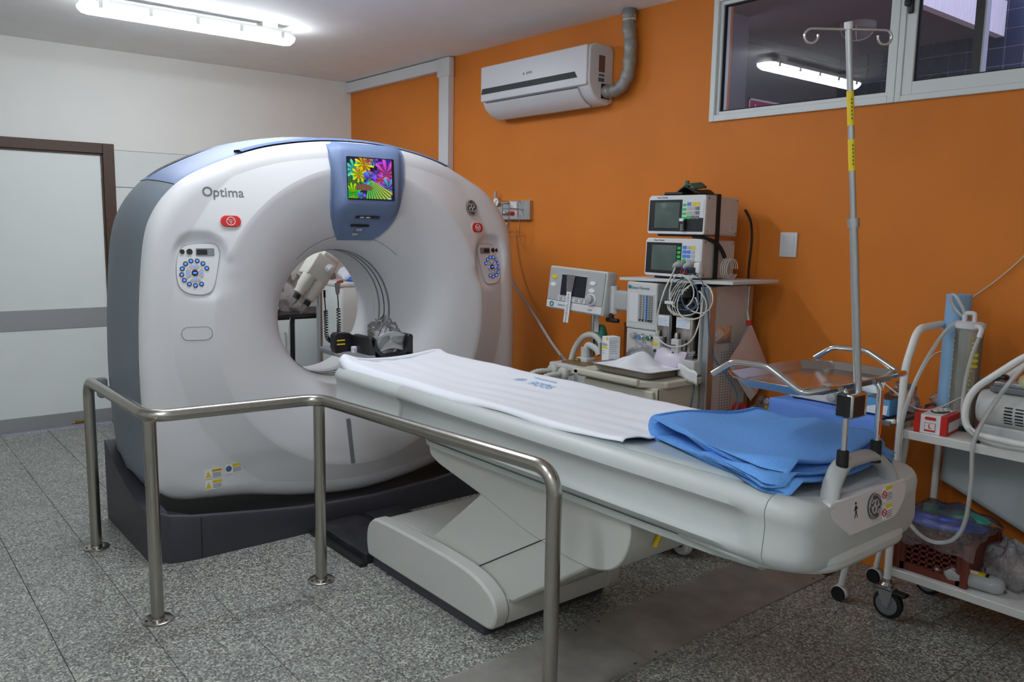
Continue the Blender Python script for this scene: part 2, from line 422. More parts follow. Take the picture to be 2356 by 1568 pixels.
b = mg.node_tree.nodes['Principled BSDF']; b.inputs['Base Color'].default_value = (0.9, 0.9, 0.9, 1)
b.inputs['Emission Color'].default_value = LAMP_COL+(1,); b.inputs['Emission Strength'].default_value = LAMP_W
lamp(1.60, -1.91, 'long lit fluorescent ceiling lamp above and behind the scanner')
lamp(3.25, -2.08, 'lit fluorescent ceiling lamp above the scanner front, mirrored in the window')
lamp(5.0, -3.75, 'added fill lamp left of the camera, outside the view')  # unseen lamp, added to brighten the scanner face
lamp(6.6, -4.4, 'added fill lamp near the corner behind the camera, outside the view', 1.22)  # another added unseen lamp, fill for the table foot and right side
# ================================================================ CT SCANNER GANTRY
GY, GZ = -1.535, 1.06
OUT = [(0, .11), (.3, .135), (.5, .168), (.65, .195), (.82, .213), (.94, .228), (1.02, .268), (1.065, .34), (1.087, .5), (1.10, .75), (1.10, .95), (1.092, 1.15), (1.075, 1.36), (1.055, 1.49), (1.025, 1.575), (.97, 1.66), (.88, 1.745), (.75, 1.815), (.57, 1.888), (.41, 1.931), (.2, 1.963), (0, 1.972)]
half = [Vector((a, b_, 0)) for a, b_ in OUT]
poly = half+[Vector((-p.x, p.y, 0)) for p in reversed(half[1:-1])]
poly = [(p.x, p.y-GZ) for p in smooth_path(poly, 6, True)]
def r_out(t):
    c, s_ = math.cos(t), math.sin(t); best = 1.0
    for (x0, y0), (x1, y1) in zip(poly, poly[1:]+poly[:1]):
        # ray (c,s)*r  crosses the edge
        dx, dy = x1-x0, y1-y0; den = c*dy-s_*dx
        if abs(den) < 1e-9: continue
        r = (x0*dy-y0*dx)/den; q = (x0*s_-y0*c)/den
        if r > 0 and -1e-6 <= q <= 1+1e-6: best = r
    return best
NT = 320; EDG = .085
TH = [2*pi*k/NT for k in range(NT)]; RO = [r_out(t) for t in TH]
PROF = [(.3520, 2.46), (.3525, 2.56), (.353, 2.64), (.361, 2.69), (.378, 2.737), (.405, 2.784), (.44, 2.828), (.48, 2.863), (.53, 2.894), (.59, 2.919), (.65, 2.937), (.71, 2.950), (.755, 2.958), (.785, 2.963)]
def face_x(r, ro):
    if r <= .785: return interp(PROF, r)
    return 2.963-0.046*max(0, min(1, (r-.785)/.185))
PANELS = ((-.840, 1.335, 1), (.872, 1.335, -1))
def dent(d, z):
    """shallow recess of the cover round each operator panel, deepest above and towards the bore"""
    o = 0.0
    for pd, pz, sg in PANELS:
        u = (d-pd)*sg-.006; v_ = z-pz-.008
        q = (abs(u/.118)**2.6+abs(v_/.148)**2.6)**(1/2.6)
        if q < 1.3: o += (1-sstep(.86, 1.12, q))*(.015+.010*max(-1, min(1, v_/.15))+.007*max(-1, min(1, u/.12)))
    return o
g = root('ct_scanner_gantry', 'large white CT scanner ring with blue-grey side covers and a round bore', 'scanner', (2.7, GY, 0))
RV = Vector((0, 1, 0))
rings = []
def ring(fr, fx): return [(fx(k), GY+fr(k)*math.cos(TH[k]), GZ+fr(k)*math.sin(TH[k])) for k in range(NT)]
for r, x in PROF: rings.append(ring(lambda k: r, lambda k: x-dent(r*math.cos(TH[k]), GZ+r*math.sin(TH[k]))))
for q in (.788, .794, .806, .82, .835, .85, .865, .88, .895, .91, .925, .94, .955, .964, .969, .973, .98):
    fr_ = lambda k: min(q, RO[k]-EDG)
    rings.append(ring(fr_, lambda k: face_x(fr_(k), RO[k])-dent(fr_(k)*math.cos(TH[k]), GZ+fr_(k)*math.sin(TH[k]))))
for q in (.1, .2, .3, .4, .5, .6, .7, .8, .9, 1.0):
    fr_ = lambda k: min(.98, RO[k]-EDG)+(RO[k]-EDG-min(.98, RO[k]-EDG))*q
    rings.append(ring(fr_, lambda k: face_x(fr_(k), RO[k])-dent(fr_(k)*math.cos(TH[k]), GZ+fr_(k)*math.sin(TH[k]))))
for a in (15, 30, 45, 60, 75, 90):
    s_, c_ = math.sin(math.radians(a)), math.cos(math.radians(a))
    rings.append(ring(lambda k: RO[k]-EDG+EDG*s_, lambda k: face_x(RO[k]-EDG, RO[k])-.055*(1-c_)))
rings.append(ring(lambda k: RO[k], lambda k: 2.868)); rings.append(ring(lambda k: RO[k]-.02, lambda k: 2.864))
obj('front_cover', MB().rings(rings), 'plastic_white', g, smooth=60)
# bore liner with dark laser slots
lin_r = [(0.351, 2.46), (0.351, 2.30), (0.36, 2.24), (0.39, 2.19), (0.44, 2.15), (0.5, 2.13)]
obj('bore_liner', MB().rings([[(x, GY+r*math.cos(t), GZ+r*math.sin(t)) for t in TH] for r, x in lin_r]), 'plastic_white', g, smooth=60)
for x0, x1, mm in ((2.625, 2.642, 'mid_grey'), (2.575, 2.583, 'black_plastic'), (2.515, 2.53, 'mid_grey')):
    obj('bore_ring', MB().rings([[(x, GY+r*math.cos(t), GZ+r*math.sin(t)) for t in TH] for r, x in ((.354, x0), (.3500, x0+.001), (.3500, x1-.001), (.354, x1))]), mm, g, smooth=60, label='dark ring slot running round the bore')
obj('bore_sensor', MB().bbox(2.44, 2.50, GY+.338, GY+.352, GZ-.12, GZ-.09, 0.006).xf(Matrix.Identity(4)), 'black_plastic', g)
# blue-grey shell behind the front cover: side covers and a lighter top cover
SX = [(2.885, .978), (2.87, .992), (2.80, 1.006), (2.68, 1.018), (2.52, 1.024), (2.38, 1.018), (2.30, 1.0), (2.255, .965), (2.24, .93)]
def shell_pt(k, x, s_):
    r = RO[k]*s_; y = GY+r*math.cos(TH[k]); z = GZ+r*math.sin(TH[k])
    z += 0.035*sstep(.2, 1, math.sin(TH[k]))*sstep(2.9, 2.35, x)
    zb = .285+.13*sstep(2.7, 2.25, x)
    return (x, y, max(z, zb))
def arc(a0, a1):
    ks = [k for k in range(NT) if a0 <= math.degrees(TH[k]) <= a1]
    return ks
def shell(name, ks, mm, label=None):
    R = [[shell_pt(k, x, s_) for k in ks] for x, s_ in SX]
    return obj(name, MB().rings(R, False), mm, g, smooth=50, label=label)
TA = 36
shell('top_cover', arc(TA, 89), 'gantry_blue', 'pale blue top cover'); shell('top_cover', arc(90, 180-TA), 'gantry_blue', 'pale blue top cover')
ksL = arc(180-TA, 302); ksR = [k for k in range(NT) if math.degrees(TH[k]) >= 238] ; ksR = arc(270, 360)+arc(0, TA)
shell('side_cover', arc(180-TA, 270), 'gantry_side', 'slate grey side cover'); shell('side_cover', ksR, 'gantry_side', 'slate grey side cover')
for k in (arc(180-TA, 181)[0], arc(TA, 40)[0], NT//4):
    obj('cover_seam', MB().tube([Vector(shell_pt(k, x, s_*1.0005)) for x, s_ in SX[:8]], .0022, 5), 'dark_line', g)
# raised rib and vent slot on the top cover
ks = arc(52, 126)
rb = MB()
R = []
for k in ks:
    x, y, z = shell_pt(k, 2.80, 1.006); u = Vector((0, math.cos(TH[k]), math.sin(TH[k])))
    R.append([Vector((2.87, y, z))+u*0.0, Vector((2.855, y, z))+u*.012, Vector((2.79, y, z))+u*.014, Vector((2.765, y, z))-u*.004])
obj('top_rib', rb.rings(R, False), 'gantry_blue', g, smooth=60)
vs = MB(); R = []
for k in arc(124, 143):
    y = shell_pt(k, 2.45, 1.023); u = Vector((0, math.cos(TH[k]), math.sin(TH[k]))); p = Vector(y)
    w_ = .028*math.sin(pi*(math.degrees(TH[k])-123)/21)+.004
    R.append([p+u*.002+Vector((w_, 0, 0)), p+u*.003+Vector((-w_, 0, 0))])
obj('vent_slot', vs.rings(R, False), 'dark_line', g)
# back plate closing the shell
bk = [[shell_pt(k, 2.24, .93) for k in range(NT)], [(2.22, GY+.5*math.cos(t), GZ+.5*math.sin(t)) for t in TH]]
obj('rear_cover', MB().rings(bk), 'plastic_white', g, smooth=50)
# side grip on the left cover
obj('side_grip', MB().bbox(2.30, 2.36, GY-1.165, GY-1.12, .66, .76, .012), 'gantry_side', g, smooth=40)
# base: dark plinth whose top follows the underside of the cover
def h_front(d):
    d = abs(d); return interp([(0, .125), (.4, .142), (.7, .178), (.95, .212), (1.12, .24)], d)
bs = MB(); R = []
ys = [-1.13, -1.125, -1.1, -1.05, -.95, -.8, -.6, -.4, -.2, 0, .2, .4, .6, .8, .95, 1.05, 1.1, 1.125, 1.13]
for d in ys:
    e = sstep(1.02, 1.13, abs(d)); xf_ = 3.085-.10*e; hf = h_front(d); ht = hf+.09
    lip = .42 if abs(d) > 1.115 else max(.30*sstep(1.0, 1.12, abs(d)), ht)
    side = abs(d) > 1.04; zi = lambda q: q if side else .05
    R.append([(2.26, GY+d, 0), (xf_, GY+d, 0), (xf_, GY+d, hf-.02), (xf_-.006, GY+d, hf-.006), (xf_-.02, GY+d, hf), (xf_-.04, GY+d, hf-.006), (xf_-.06, GY+d, max(zi(.235), .06)), (2.80, GY+d, zi(.245)), (2.62, GY+d, zi(.28)), (2.45, GY+d, zi(.335)), (2.28, GY+d, zi(.42)), (2.26, GY+d, zi(.42))])
obj('base', bs.rings(R, True, True, True), 'gantry_base', g, smooth=35, label='dark grey plinth under the scanner')
obj('base_gap_shade', MB().box(2.30, 3.0, GY-1.09, GY+1.09, .03, .100), 'black_rubber', g)  # black box stands in for the shade in the gap under the cover
for d in (-.92,):
    obj('base_seam', MB().box(3.05, 3.0865, GY+d-.002, GY+d+.002, 0.0, .195), 'black_plastic', g)
pl = MB(); R = []
# ---- console on top of the face
def fx(d, z):
    r = math.hypot(d, z-GZ); return face_x(r, 1.1)-dent(d, z)
cz = [1.466, 1.49, 1.53, 1.56, 1.585, 1.61, 1.635, 1.66, 1.70, 1.78, 1.86, 1.92, 1.95, 1.966]
cw = [.095, .125, .158, .175, .188, .195, .201, .205, .208, .214, .219, .222, .224, .222]
CS = .034
def con_x(d, z, w_):
    base = fx(d+CS, z)+.016; flat = 2.994-.06*(z-1.785)
    k = sstep(1.56, 1.66, z)*(1-sstep(.74, .93, abs(d)/w_))
    x = base+(max(flat, base+.004)-base)*k
    return x-.07*sstep(1.935, 1.975, z)
R = []
ts = [-1.0, -.985, -.94, -.89, -.84, -.79, -.74, -.5, -.25, 0, .25, .5, .74, .79, .84, .89, .94, .985, 1.0]
for z, w_ in zip(cz, cw):
    row = []
    for t in ts:
        d = t*w_
        x = con_x(d, z, w_) if abs(t) < .999 else fx(d+CS, z)-.03
        row.append((x, GY+CS+d, z))
    R.append(row)
con = obj('console', MB().rings(R, False), 'gantry_blue', g, smooth=45, label='blue-grey console above the bore')
# screen picture: neon flowers and leaves on black, drawn per face
SW, SH = .268, .208; sy, sz = GY+CS-.002, 1.785
def picture(u, v):
    def hsv(h, s_, v_):
        h = (h % 1)*6; i = int(h); f = h-i; p_, q_, t_ = v_*(1-s_), v_*(1-s_*f), v_*(1-s_*(1-f))
        return [(v_, t_, p_), (q_, v_, p_), (p_, v_, t_), (p_, q_, v_), (t_, p_, v_), (v_, p_, q_)][i % 6]
    c = [0.012, 0.01, 0.05]
    fl = [(.12, .50, .30, .33, 16, .9, .35), (.10, .12, .22, .30, 15, 1.0, .9), (.14, .72, .2, .46, 9, .9, .8), (.36, .84, .22, .11, 11, 1.0, 1.0),
          (.24, .60, .17, .15, 9, 1, .95), (.88, .90, .22, .71, 10, .95, .75), (.84, .64, .30, .88, 9, .9, .8), (.72, .50, .15, .97, 5, .9, .9), (.88, .30, .22, .64, 7, .85, .8),
          (.28, .07, .10, .65, 3, .9, .9), (.86, .10, .12, .54, 3, .6, .9), (.55, .97, .12, .66, 9, .9, .8), (.60, .62, .17, .74, 4, .9, .7), (.47, .52, .16, .65, 3, .9, .95), (.45, .97, .1, .02, 8, .9, .7)]
    for x, y, r, h, n_, s_, v_ in fl:
        dx, dy = (u-x), (v-y)*.82; d = math.hypot(dx, dy)
        if d < r:
            a = math.atan2(dy, dx); pet = abs(math.cos(a*n_/2+h*9)); edge = r*(.45+.55*pet)
            if d < edge:
                k = v_*(.25+.75*pet**3)*(.45+.55*d/r); q = hsv(h+.06*math.cos(a*2), s_, min(1, k*1.25)); c = list(q)
    dx, dy = u-.46, v-.50
    if dy < 0:
        a = math.atan2(-dy, dx); d = math.hypot(dx, dy)
        if .55 < a < 1.75 and d < .62:
            k = .18+.75*abs(math.cos(a*26))**6; q = hsv(.36-.12*(1.5-a)-.1*d, .85, k); c = list(q)
    dx, dy = (u-.34)/.18, (v-.27)/.10
    if dx*dx+dy*dy < 1 and dy > -.6: c = [.16+.2*abs(math.cos(dx*14))**8, .09, .06]
    if abs(u-.52) < .035 and abs(v-.73) < .05 or abs(u-.61) < .035 and abs(v-.76) < .05: c = [.005, .005, .01]
    if u > .965 or v < .012: c = [.004, .004, .006]
    return c
NU, NV = 84, 70
sx_ = con_x(0, 1.785, .215)+.002
mb = MB().grid(lambda a, b_: (sx_-.06*SH*(b_-.5), sy-SW/2+SW*a, sz-SH/2+SH*b_), NU, NV)
mp = bpy.data.materials.new('screen_picture'); MATS['screen_picture'] = mp; mp.use_nodes = True; nt = mp.node_tree
ca = nt.nodes.new('ShaderNodeVertexColor'); ca.layer_name = 'picture'; pb = nt.nodes['Principled BSDF']
pb.inputs['Base Color'].default_value = (.01, .01, .012, 1); pb.inputs['Roughness'].default_value = .25
nt.links.new(ca.outputs[0], pb.inputs['Emission Color']); pb.inputs['Emission Strength'].default_value = 0.85
scr = obj('screen', mb, 'screen_picture', con, label='lit screen with a neon flower picture')
at = scr.data.color_attributes.new('picture', 'FLOAT_COLOR', 'CORNER'); cols = []
for p_ in scr.data.polygons:
    i, j = p_.index % NU, p_.index//NU; c = picture((i+.5)/NU, (j+.5)/NV)
    cols += [c[0], c[1], c[2], 1]*len(p_.vertices)
at.data.foreach_set('color', cols)
obj('screen_rim', MB().rings([[(sx_+a-.06*zz, sy+yy, sz+zz) for yy, zz in rrect(-SW/2-q, SW/2+q, -SH/2-q, SH/2+q, .004, 2)] for a, q in ((-.01, .004), (.0005, .004), (.0005, 0))]), 'black_plastic', con)
def on_face(d, z, lift=.002):
    e = .01; x = fx(d, z)
    n_ = Vector((1, -(fx(d+e, z)-fx(d-e, z))/(2*e), -(fx(d, z+e)-fx(d, z-e))/(2*e))).normalized()
    M = frame((x, GY+d, z), (0, 1, 0), (0, 0, 1)); y = Vector((0, 0, 1)); y = (y-n_*y.dot(n_)).normalized(); xx = y.cross(n_)
    return frame(Vector((x, GY+d, z))+n_*lift, xx, y)
def on_con(d, z, lift=.002):
    w_ = interp(list(zip(cz, cw)), z); e = .01; f = lambda a, b_: con_x(a, b_, interp(list(zip(cz, cw)), b_))
    n_ = Vector((1, -(f(d+e, z)-f(d-e, z))/(2*e), -(f(d, z+e)-f(d, z-e))/(2*e))).normalized()
    y = Vector((0, 0, 1)); y = (y-n_*y.dot(n_)).normalized(); xx = y.cross(n_)
    return frame(Vector((f(d, z), GY+CS+d, z))+n_*lift, xx, y)
decal('indicator_window', on_con(.01, 1.592, .0035), rrect(-.07, .07, -.01, .01, .003, 2), 'black_plastic', con, .003)
for q in (-.035, .0): decal('indicator_lamp', on_con(.01+q, 1.594, .0062), rrect(-.012, .012, -.006, .006, .003, 2), 'plastic_white', con, .002)
decal('speaker_slot', on_con(-.01, 1.548, .004), rrect(-.055, .055, -.007, .007, .006, 3), 'black_plastic', con, .003)
for q, z in ((-.005, 1.527), (-.02, 1.503)): decal('button', on_con(q, z, .004), rrect(-.016, .016, -.008, .008, .002, 2), 'btn_grey', con, .003)
# ---- lettering, emblem, stop buttons
lt_ = text('lettering', 'Optima', .062, frame((0, GY-.715, 1.688), (0, 1, 0), (0, 0, 1)), 'print_grey', g, bold=.0004, depth=0)
for v_ in lt_.data.vertices: v_.co.x = fx(v_.co.y, v_.co.z)+.0015-BASE[g].x
obj('cover_groove', MB().tube([(interp(PROF, .435)+.001, GY+.435*math.cos(a), GZ+.435*math.sin(a)) for a in [math.radians(48+k*3) for k in range(30)]], .0016, 5), 'mid_grey', g)
def emblem(M, r, parent):
    e = decal('round_emblem', M, ngon(r, 32), mat('emblem_grey', (96, 98, 100), .35, metal=.5) if 'emblem_grey' not in MATS else 'emblem_grey', parent, .004, label='round grey monogram emblem')
    mb = MB()
    def P(a, b_): return M @ Vector((a*r, b_*r, .0048))
    for pts in ([(-.52, .28), (-.3, .5), (-.05, .42), (-.1, .12), (-.36, -.02), (-.44, -.3), (-.2, -.5), (.05, -.3), (0, .02), (-.2, .2)],
                [(.52, -.28), (.3, -.5), (.05, -.42), (.1, -.12), (.36, .02), (.44, .3), (.2, .5), (-.05, .3), (0, -.02), (.2, -.2)],
                [(-.6, -.05), (-.25, .02), (.25, -.02), (.6, .05)]):
        mb.tube([P(a, b_) for a, b_ in [(p.x, p.y) for p in smooth_path([(a, b_, 0) for a, b_ in pts], 4)]], r*.05, 5)
    for q in range(4):
        a0 = q*pi/2+.5; mb.tube([P(.82*math.cos(a0+t*.12), .82*math.sin(a0+t*.12)) for t in range(9)], r*.035, 5)
    mb.tube([P(.96*math.cos(2*pi*k/32), .96*math.sin(2*pi*k/32)) for k in range(32)], r*.03, 5, closed=True)
    obj('monogram', mb, 'btn_grey', e)
emblem(on_face(.728, 1.658), .045, g)
for d, z, w_ in ((-.690, 1.555, .046), (.765, 1.545, .044)):
    M = on_face(d, z, -.002)
    bz = decal('stop_button_recess', M, rrect(-w_-.006, w_+.006, -.033, .033, .032, 6), 'plastic_white', g, .004)
    s = decal('stop_button', M, rrect(-w_, w_, -.027, .027, .026, 6), 'red', g, .010, bevel=.003, label='red emergency stop button')
    mb = MB(); Mz = M @ Matrix.Translation((0, 0, .0106))
    mb.tube([Mz @ Vector((.019*math.cos(2*pi*k/20), .019*math.sin(2*pi*k/20), 0)) for k in range(20)], .0016, 5, closed=True)
    mb.tube([Mz @ Vector(p_) for p_ in ((-.012, .008, 0), (.012, .008, 0), (0, -.013, 0))], .0014, 5, closed=True)
    mb.tube([Mz @ Vector((0, .006, 0)), Mz @ Vector((0, -.006, 0))], .0014, 5)
    obj('stop_symbol', mb, 'paper', s)
# ---- operator panels, left and right
def op_panel(d, z, mir):
    s_ = -1 if mir else 1
    M = on_face(d, z, .0)
    if mir: M = M @ Matrix.Scale(-1, 4, (1, 0, 0))
    outl = [(-.085, .085), (-.05, .115), (.03, .125), (.085, .12), (.105, .085), (.10, .04), (.07, -.09), (.03, -.128), (-.04, -.126), (-.085, -.10), (-.102, -.05), (-.10, .03)]
    sp = [(p_.x, p_.y) for p_ in smooth_path([(a, b_, 0) for a, b_ in outl], 5, True)]
    sp = [(a*.93, b_*.93) for a, b_ in sp]
    pn = obj('control_panel', MB().prism(sp, -.012, .004, 'z').xf(M), 'plastic_white', g, bevel=.002, label='oval control panel with ring of blue lit buttons')
    obj('panel_gap', MB().tube([M @ Vector((a*1.005, b_*1.005, .0025)) for a, b_ in sp], .0014, 5, closed=True), 'mid_grey', pn)
    def pos(a, b_, h=.0038): return M @ Matrix.Scale(.93, 4) @ Matrix.Translation((a, b_, h))
    obj('display', MB().prism(rrect(-.044, .044, -.019, .019, .005, 3), 0, .003, 'z').xf(pos(.036, .082)), 'mid_grey', pn)
    obj('display_glass', MB().prism(rrect(-.036, .014, -.013, .013, .003, 3), 0, .004, 'z').xf(pos(.032, .082)), 'black_plastic', pn)
    for a, r in ((-.072, .0115), (-.038, .0145)): obj('knob', MB().prism(ngon(r, 16), 0, .006, 'z').xf(pos(a, .084)), 'black_plastic', pn)
    cx, cy = -.018, -.022
    for q in range(11):
        an = math.radians(22+q*27.5) if q < 8 else math.radians(22+q*27.5)
        a, b_ = cx+.062*math.cos(an), cy+.062*math.sin(an)
        bt = obj('button', MB().prism(ngon(.0115, 14), 0, .004, 'z').xf(pos(a, b_)), 'black_plastic', pn)
        obj('button_light', MB().prism(ngon(.0068, 10), 0, .0048, 'z').xf(pos(a, b_)), 'blue_glow', bt)
    for q in range(4):
        an = q*pi/2; seg = [(cx+r*math.cos(an+t), cy+r*math.sin(an+t)) for r, ts_ in ((.042, (-.62, -.3, 0, .3, .62)), (.020, (.5, 0, -.5))) for t in ts_]
        bt = obj('arrow_button', MB().prism(seg, 0, .004, 'z').xf(pos(0, 0)), 'btn_grey', pn)
        a, b_ = cx+.031*math.cos(an), cy+.031*math.sin(an)
        obj('button_light', MB().prism([(a+.007*math.cos(an+t), b_+.007*math.sin(an+t)) for t in (0, 2.1, 4.2)], 0, .0048, 'z').xf(pos(0, 0)), 'blue_glow', bt)
    bt = obj('centre_button', MB().prism(ngon(.0155, 18), 0, .005, 'z').xf(pos(cx, cy)), 'black_plastic', pn)
    obj('button_light', MB().prism(rrect(-.008, .008, -.004, .004, .002, 2), 0, .006, 'z').xf(pos(cx, cy)), 'blue_glow', bt)
op_panel(-.840, 1.335, False); op_panel(.872, 1.335, True)
# oval flap left, slim indicator strip below the bore, warning labels
M = on_face(-.862, 1.035, .0)
fp = decal('flap', M, rrect(-.066, .066, -.03, .03, .029, 6), 'plastic_white', g, .0015)
obj('flap_gap', MB().tube([M @ Vector((a, b_, .001)) for a, b_ in rrect(-.067, .067, -.031, .031, .030, 6)], .0016, 5, closed=True), 'mid_grey', fp)
M = on_face(-.07, .40, .0)
decal('indicator_strip', M, rrect(-.012, .012, -.12, .12, .003, 2), 'mid_grey', g, .002)
for d, z, sym in ((-.80, .345, 0), (-.80, .29, 0), (-.70, .355, 1)):
    M = on_face(d, z, .001)
    lb = decal('warning_label', M, rrect(-.042, .042, -.023, .023, .002, 2), 'paper', g, .0012)
    decal('label_header', M, [(-.005, .008), (.041, .008), (.041, .022), (-.005, .022)], 'yellow', lb, .0018)
    if sym: decal('label_symbol', M, ngon(.015, 14, -.024, 0), 'cable_blue', lb, .0018)
    else: decal('label_symbol', M, [(-.039, -.016), (-.010, -.016), (-.0245, .016)], 'yellow', lb, .0018)
    mb = MB()
    for q in range(4): mb.box(-.003, .038, -.018+q*.006, -.0155+q*.006, .001, .0017)
    obj('label_text', mb.xf(M), 'btn_dark', lb)
text('header_text', 'CAUTION', .010, on_face(-.782, .36, .0032), 'print_dark', g)
# ================================================================ HANDRAIL
RR = .0245
hr = root('steel_handrail', 'brushed stainless steel tube handrail on four posts around the scanner corner', 'handrail', (3.6, -2.45, 0))
pA, pB, pC, pD = (2.66, -2.81), (3.575, -2.80), (3.635, -2.125), (5.0, -2.005)
ZR = .812
obj('rail_tube', MB().tube(fillet([(pA[0], pA[1], .0), (pA[0], pA[1], ZR), (pB[0], pB[1], ZR), (pC[0], pC[1], ZR), (pD[0], pD[1], ZR), (pD[0], pD[1], 0.0)], .085, 8), RR, 20), 'steel', hr, smooth=50)
for p_ in (pB, pC):
    obj('post', MB().cyl((p_[0]+(.015 if p_ == pB else 0), p_[1], 0), (p_[0]+(.015 if p_ == pB else 0), p_[1], ZR-.012), RR, n=20), 'steel', hr, smooth=50)
for p_ in (pA, (pB[0]+.015, pB[1]), pC, pD):
    fg = obj('floor_flange', MB().lathe([(.058, 0), (.058, .006), (.054, .009), (.027, .009), (.0255, .014)], (p_[0], p_[1], 0), n=28), 'steel', hr, smooth=40)
    for a in (.5, 2.6, 4.7):
        obj('screw', MB().lathe([(.006, .008), (.006, .011), (.003, .0125)], (p_[0]+.043*math.cos(a), p_[1]+.043*math.sin(a), 0), n=10), 'black_plastic', fg)

# ================================================================ PATIENT TABLE
TY = GY
tb = root('patient_table', 'long grey CT patient table on an angled pedestal, reaching towards the bore', 'table', (4.2, TY, 0))
# body section (half), side channel depth fades towards the foot end
def body_sec(x, chan, sc_=1.0, dz=0.0):
    c = .030*chan
    h = [(0, .668), (.25, .668), (.295, .675), (.325, .69), (.34, .712), (.342-c*.3, .725), (.340-c, .742), (.336-c, .77), (.334-c, .80), (.337-c*.6, .815), (.340, .828), (.338, .845), (.328, .862), (.312, .873), (.29, .878), (.26, .872), (.15, .858), (0, .852)]
    L = [(TY+a*sc_, .77+(b_-.77)*(sc_ if sc_ < 1 else 1)+dz) for a, b_ in h]; Rr = [(2*TY-a, b_) for a, b_ in L[1:-1]]
    return [(x, a, b_) for a, b_ in L+Rr[::-1]]
R = []
for x, ch, s_ in ((3.845, 1, .985), (3.85, 1, 1), (4.2, 1, 1), (4.6, 1, 1), (5.0, 1, 1), (5.3, 1, 1), (5.50, 1, 1), (5.54, .93, 1), (5.57, .7, 1), (5.59, .35, 1), (5.605, .1, 1), (5.62, 0, 1), (5.655, 0, .998)):
    R.append(body_sec(x, ch, s_))
obj('table_body', MB().rings(R, True, True, True), 'table_grey', tb, smooth=60)
R = []
for x, s_ in ((5.657, .997), (5.685, .985), (5.715, .96), (5.738, .92), (5.755, .86), (5.764, .78)): R.append(body_sec(x, 0, s_))
ec = obj('end_cap', MB().rings(R, True, True, True), 'table_grey', tb, smooth=60, label='rounded light grey end cap at the table foot')
lipo = [(p_.x, p_.y) for p_ in fillet([(5.35, TY-.31, 0), (5.62, TY-.325, 0), (5.777, TY-.23, 0), (5.777, TY+.23, 0), (5.62, TY+.325, 0), (5.35, TY+.31, 0)], .09, 6)]
obj('lower_bumper', MB().prism(lipo, .668, .712, 'z'), 'table_grey', tb, bevel=.014, smooth=40)
# lower carriage strip
R = []
for x, s_ in ((3.97, .9), (4.0, .96), (4.05, 1), (5.25, 1), (5.45, .98), (5.6, .9)):
    R.append([(x, TY+a*s_, b_) for a, b_ in [(-.30, .672), (-.295, .648), (-.27, .635), (.27, .635), (.295, .648), (.30, .672)]])
obj('table_carriage', MB().rings(R, True, True, True), 'table_grey', tb, smooth=40)
# cradle: thin dished board which slides towards the bore
R = [body_sec(x, c_, s_) for x, c_, s_ in ((3.235, 0, .84), (3.242, 0, .90), (3.26, .1, .95), (3.29, .3, .975), (3.35, .4, .985), (3.6, .4, .985), (3.842, .4, .985))]
obj('cradle', MB().rings(R, True, True, True), 'table_grey', tb, smooth=60, label='grey cradle end pointing into the bore')
def pad_z(d): return .862+.022*min(1, abs(d)/.27)**2
R = []
for x, s_ in ((3.23, .94), (3.26, .99), (3.3, 1), (4.0, 1), (4.8, 1), (5.4, 1), (5.52, .97), (5.545, .9)):
    sec = [(-.285, .868), (-.288, .880), (-.275, .887)]+[(d/100, pad_z(d/100)+.004) for d in (-24, -18, -12, -6, 0, 6, 12, 18, 24)]+[(.275, .887), (.288, .880), (.285, .868)]
    R.append([(x, TY+a*s_, b_) for a, b_ in sec])
obj('pad', MB().rings(R, True, True, True), 'pad_grey', tb, smooth=50, label='smooth grey vinyl pad')
# upper pedestal housing, slanting arm, base
up = [(3.99, .64), (4.0, .60), (4.06, .575), (4.38, .515), (4.62, .455), (4.85, .425), (4.98, .425), (5.08, .46), (5.13, .54), (5.14, .645), (4.6, .645)]
ups = [(p_.x, p_.y) for p_ in fillet([(a, b_, 0) for a, b_ in up], .05, 4)]
obj('upper_housing', MB().prism(ups, TY-.266, TY+.266, 'y'), 'table_shell', tb, bevel=.006, smooth=40)
arm = [(3.96, .20), (4.36, .53), (4.60, .60), (5.0, .56), (5.02, .47), (4.56, .15), (4.2, .12)]
obj('slanting_arm', MB().prism(arm, TY-.263, TY+.263, 'y'), 'table_shell', tb, bevel=.012, smooth=40)
obj('arm_seam', MB().tube([(4.33, TY-.2645, .215), (4.76, TY-.2645, .475)], .0022, 5), 'dark_line', tb)
def lobe(y0, y1, name):
    prof = [(3.60, .045), (3.585, .10), (3.592, .17), (3.63, .218), (3.70, .238), (4.0, .245), (4.25, .242), (4.42, .225), (4.52, .18), (4.55, .12), (4.53, .06), (4.50, .045)]
    return obj(name, MB().prism([(p_.x, p_.y) for p_ in smooth_path([(a, b_, 0) for a, b_ in prof], 4)], y0, y1, 'y'), 'table_shell', tb, bevel=.028, smooth=40)
lobe(TY-.338, TY-.268, 'base_side'); lobe(TY+.268, TY+.338, 'base_side')
mid = [(3.605, .045), (3.592, .10), (3.60, .17), (3.635, .215), (3.70, .235), (3.93, .242), (3.99, .20), (4.1, .11), (4.44, .11), (4.47, .155), (4.53, .165), (4.545, .12), (4.53, .06), (4.49, .045)]
obj('base_cover', MB().prism(mid, TY-.266, TY+.266, 'y'), 'table_shell', tb, bevel=.004, smooth=40)
obj('base_plinth', MB().bbox(3.62, 4.465, TY-.325, TY+.325, 0, .05, .006), 'gantry_base', tb, label='dark grey plinth of the pedestal')
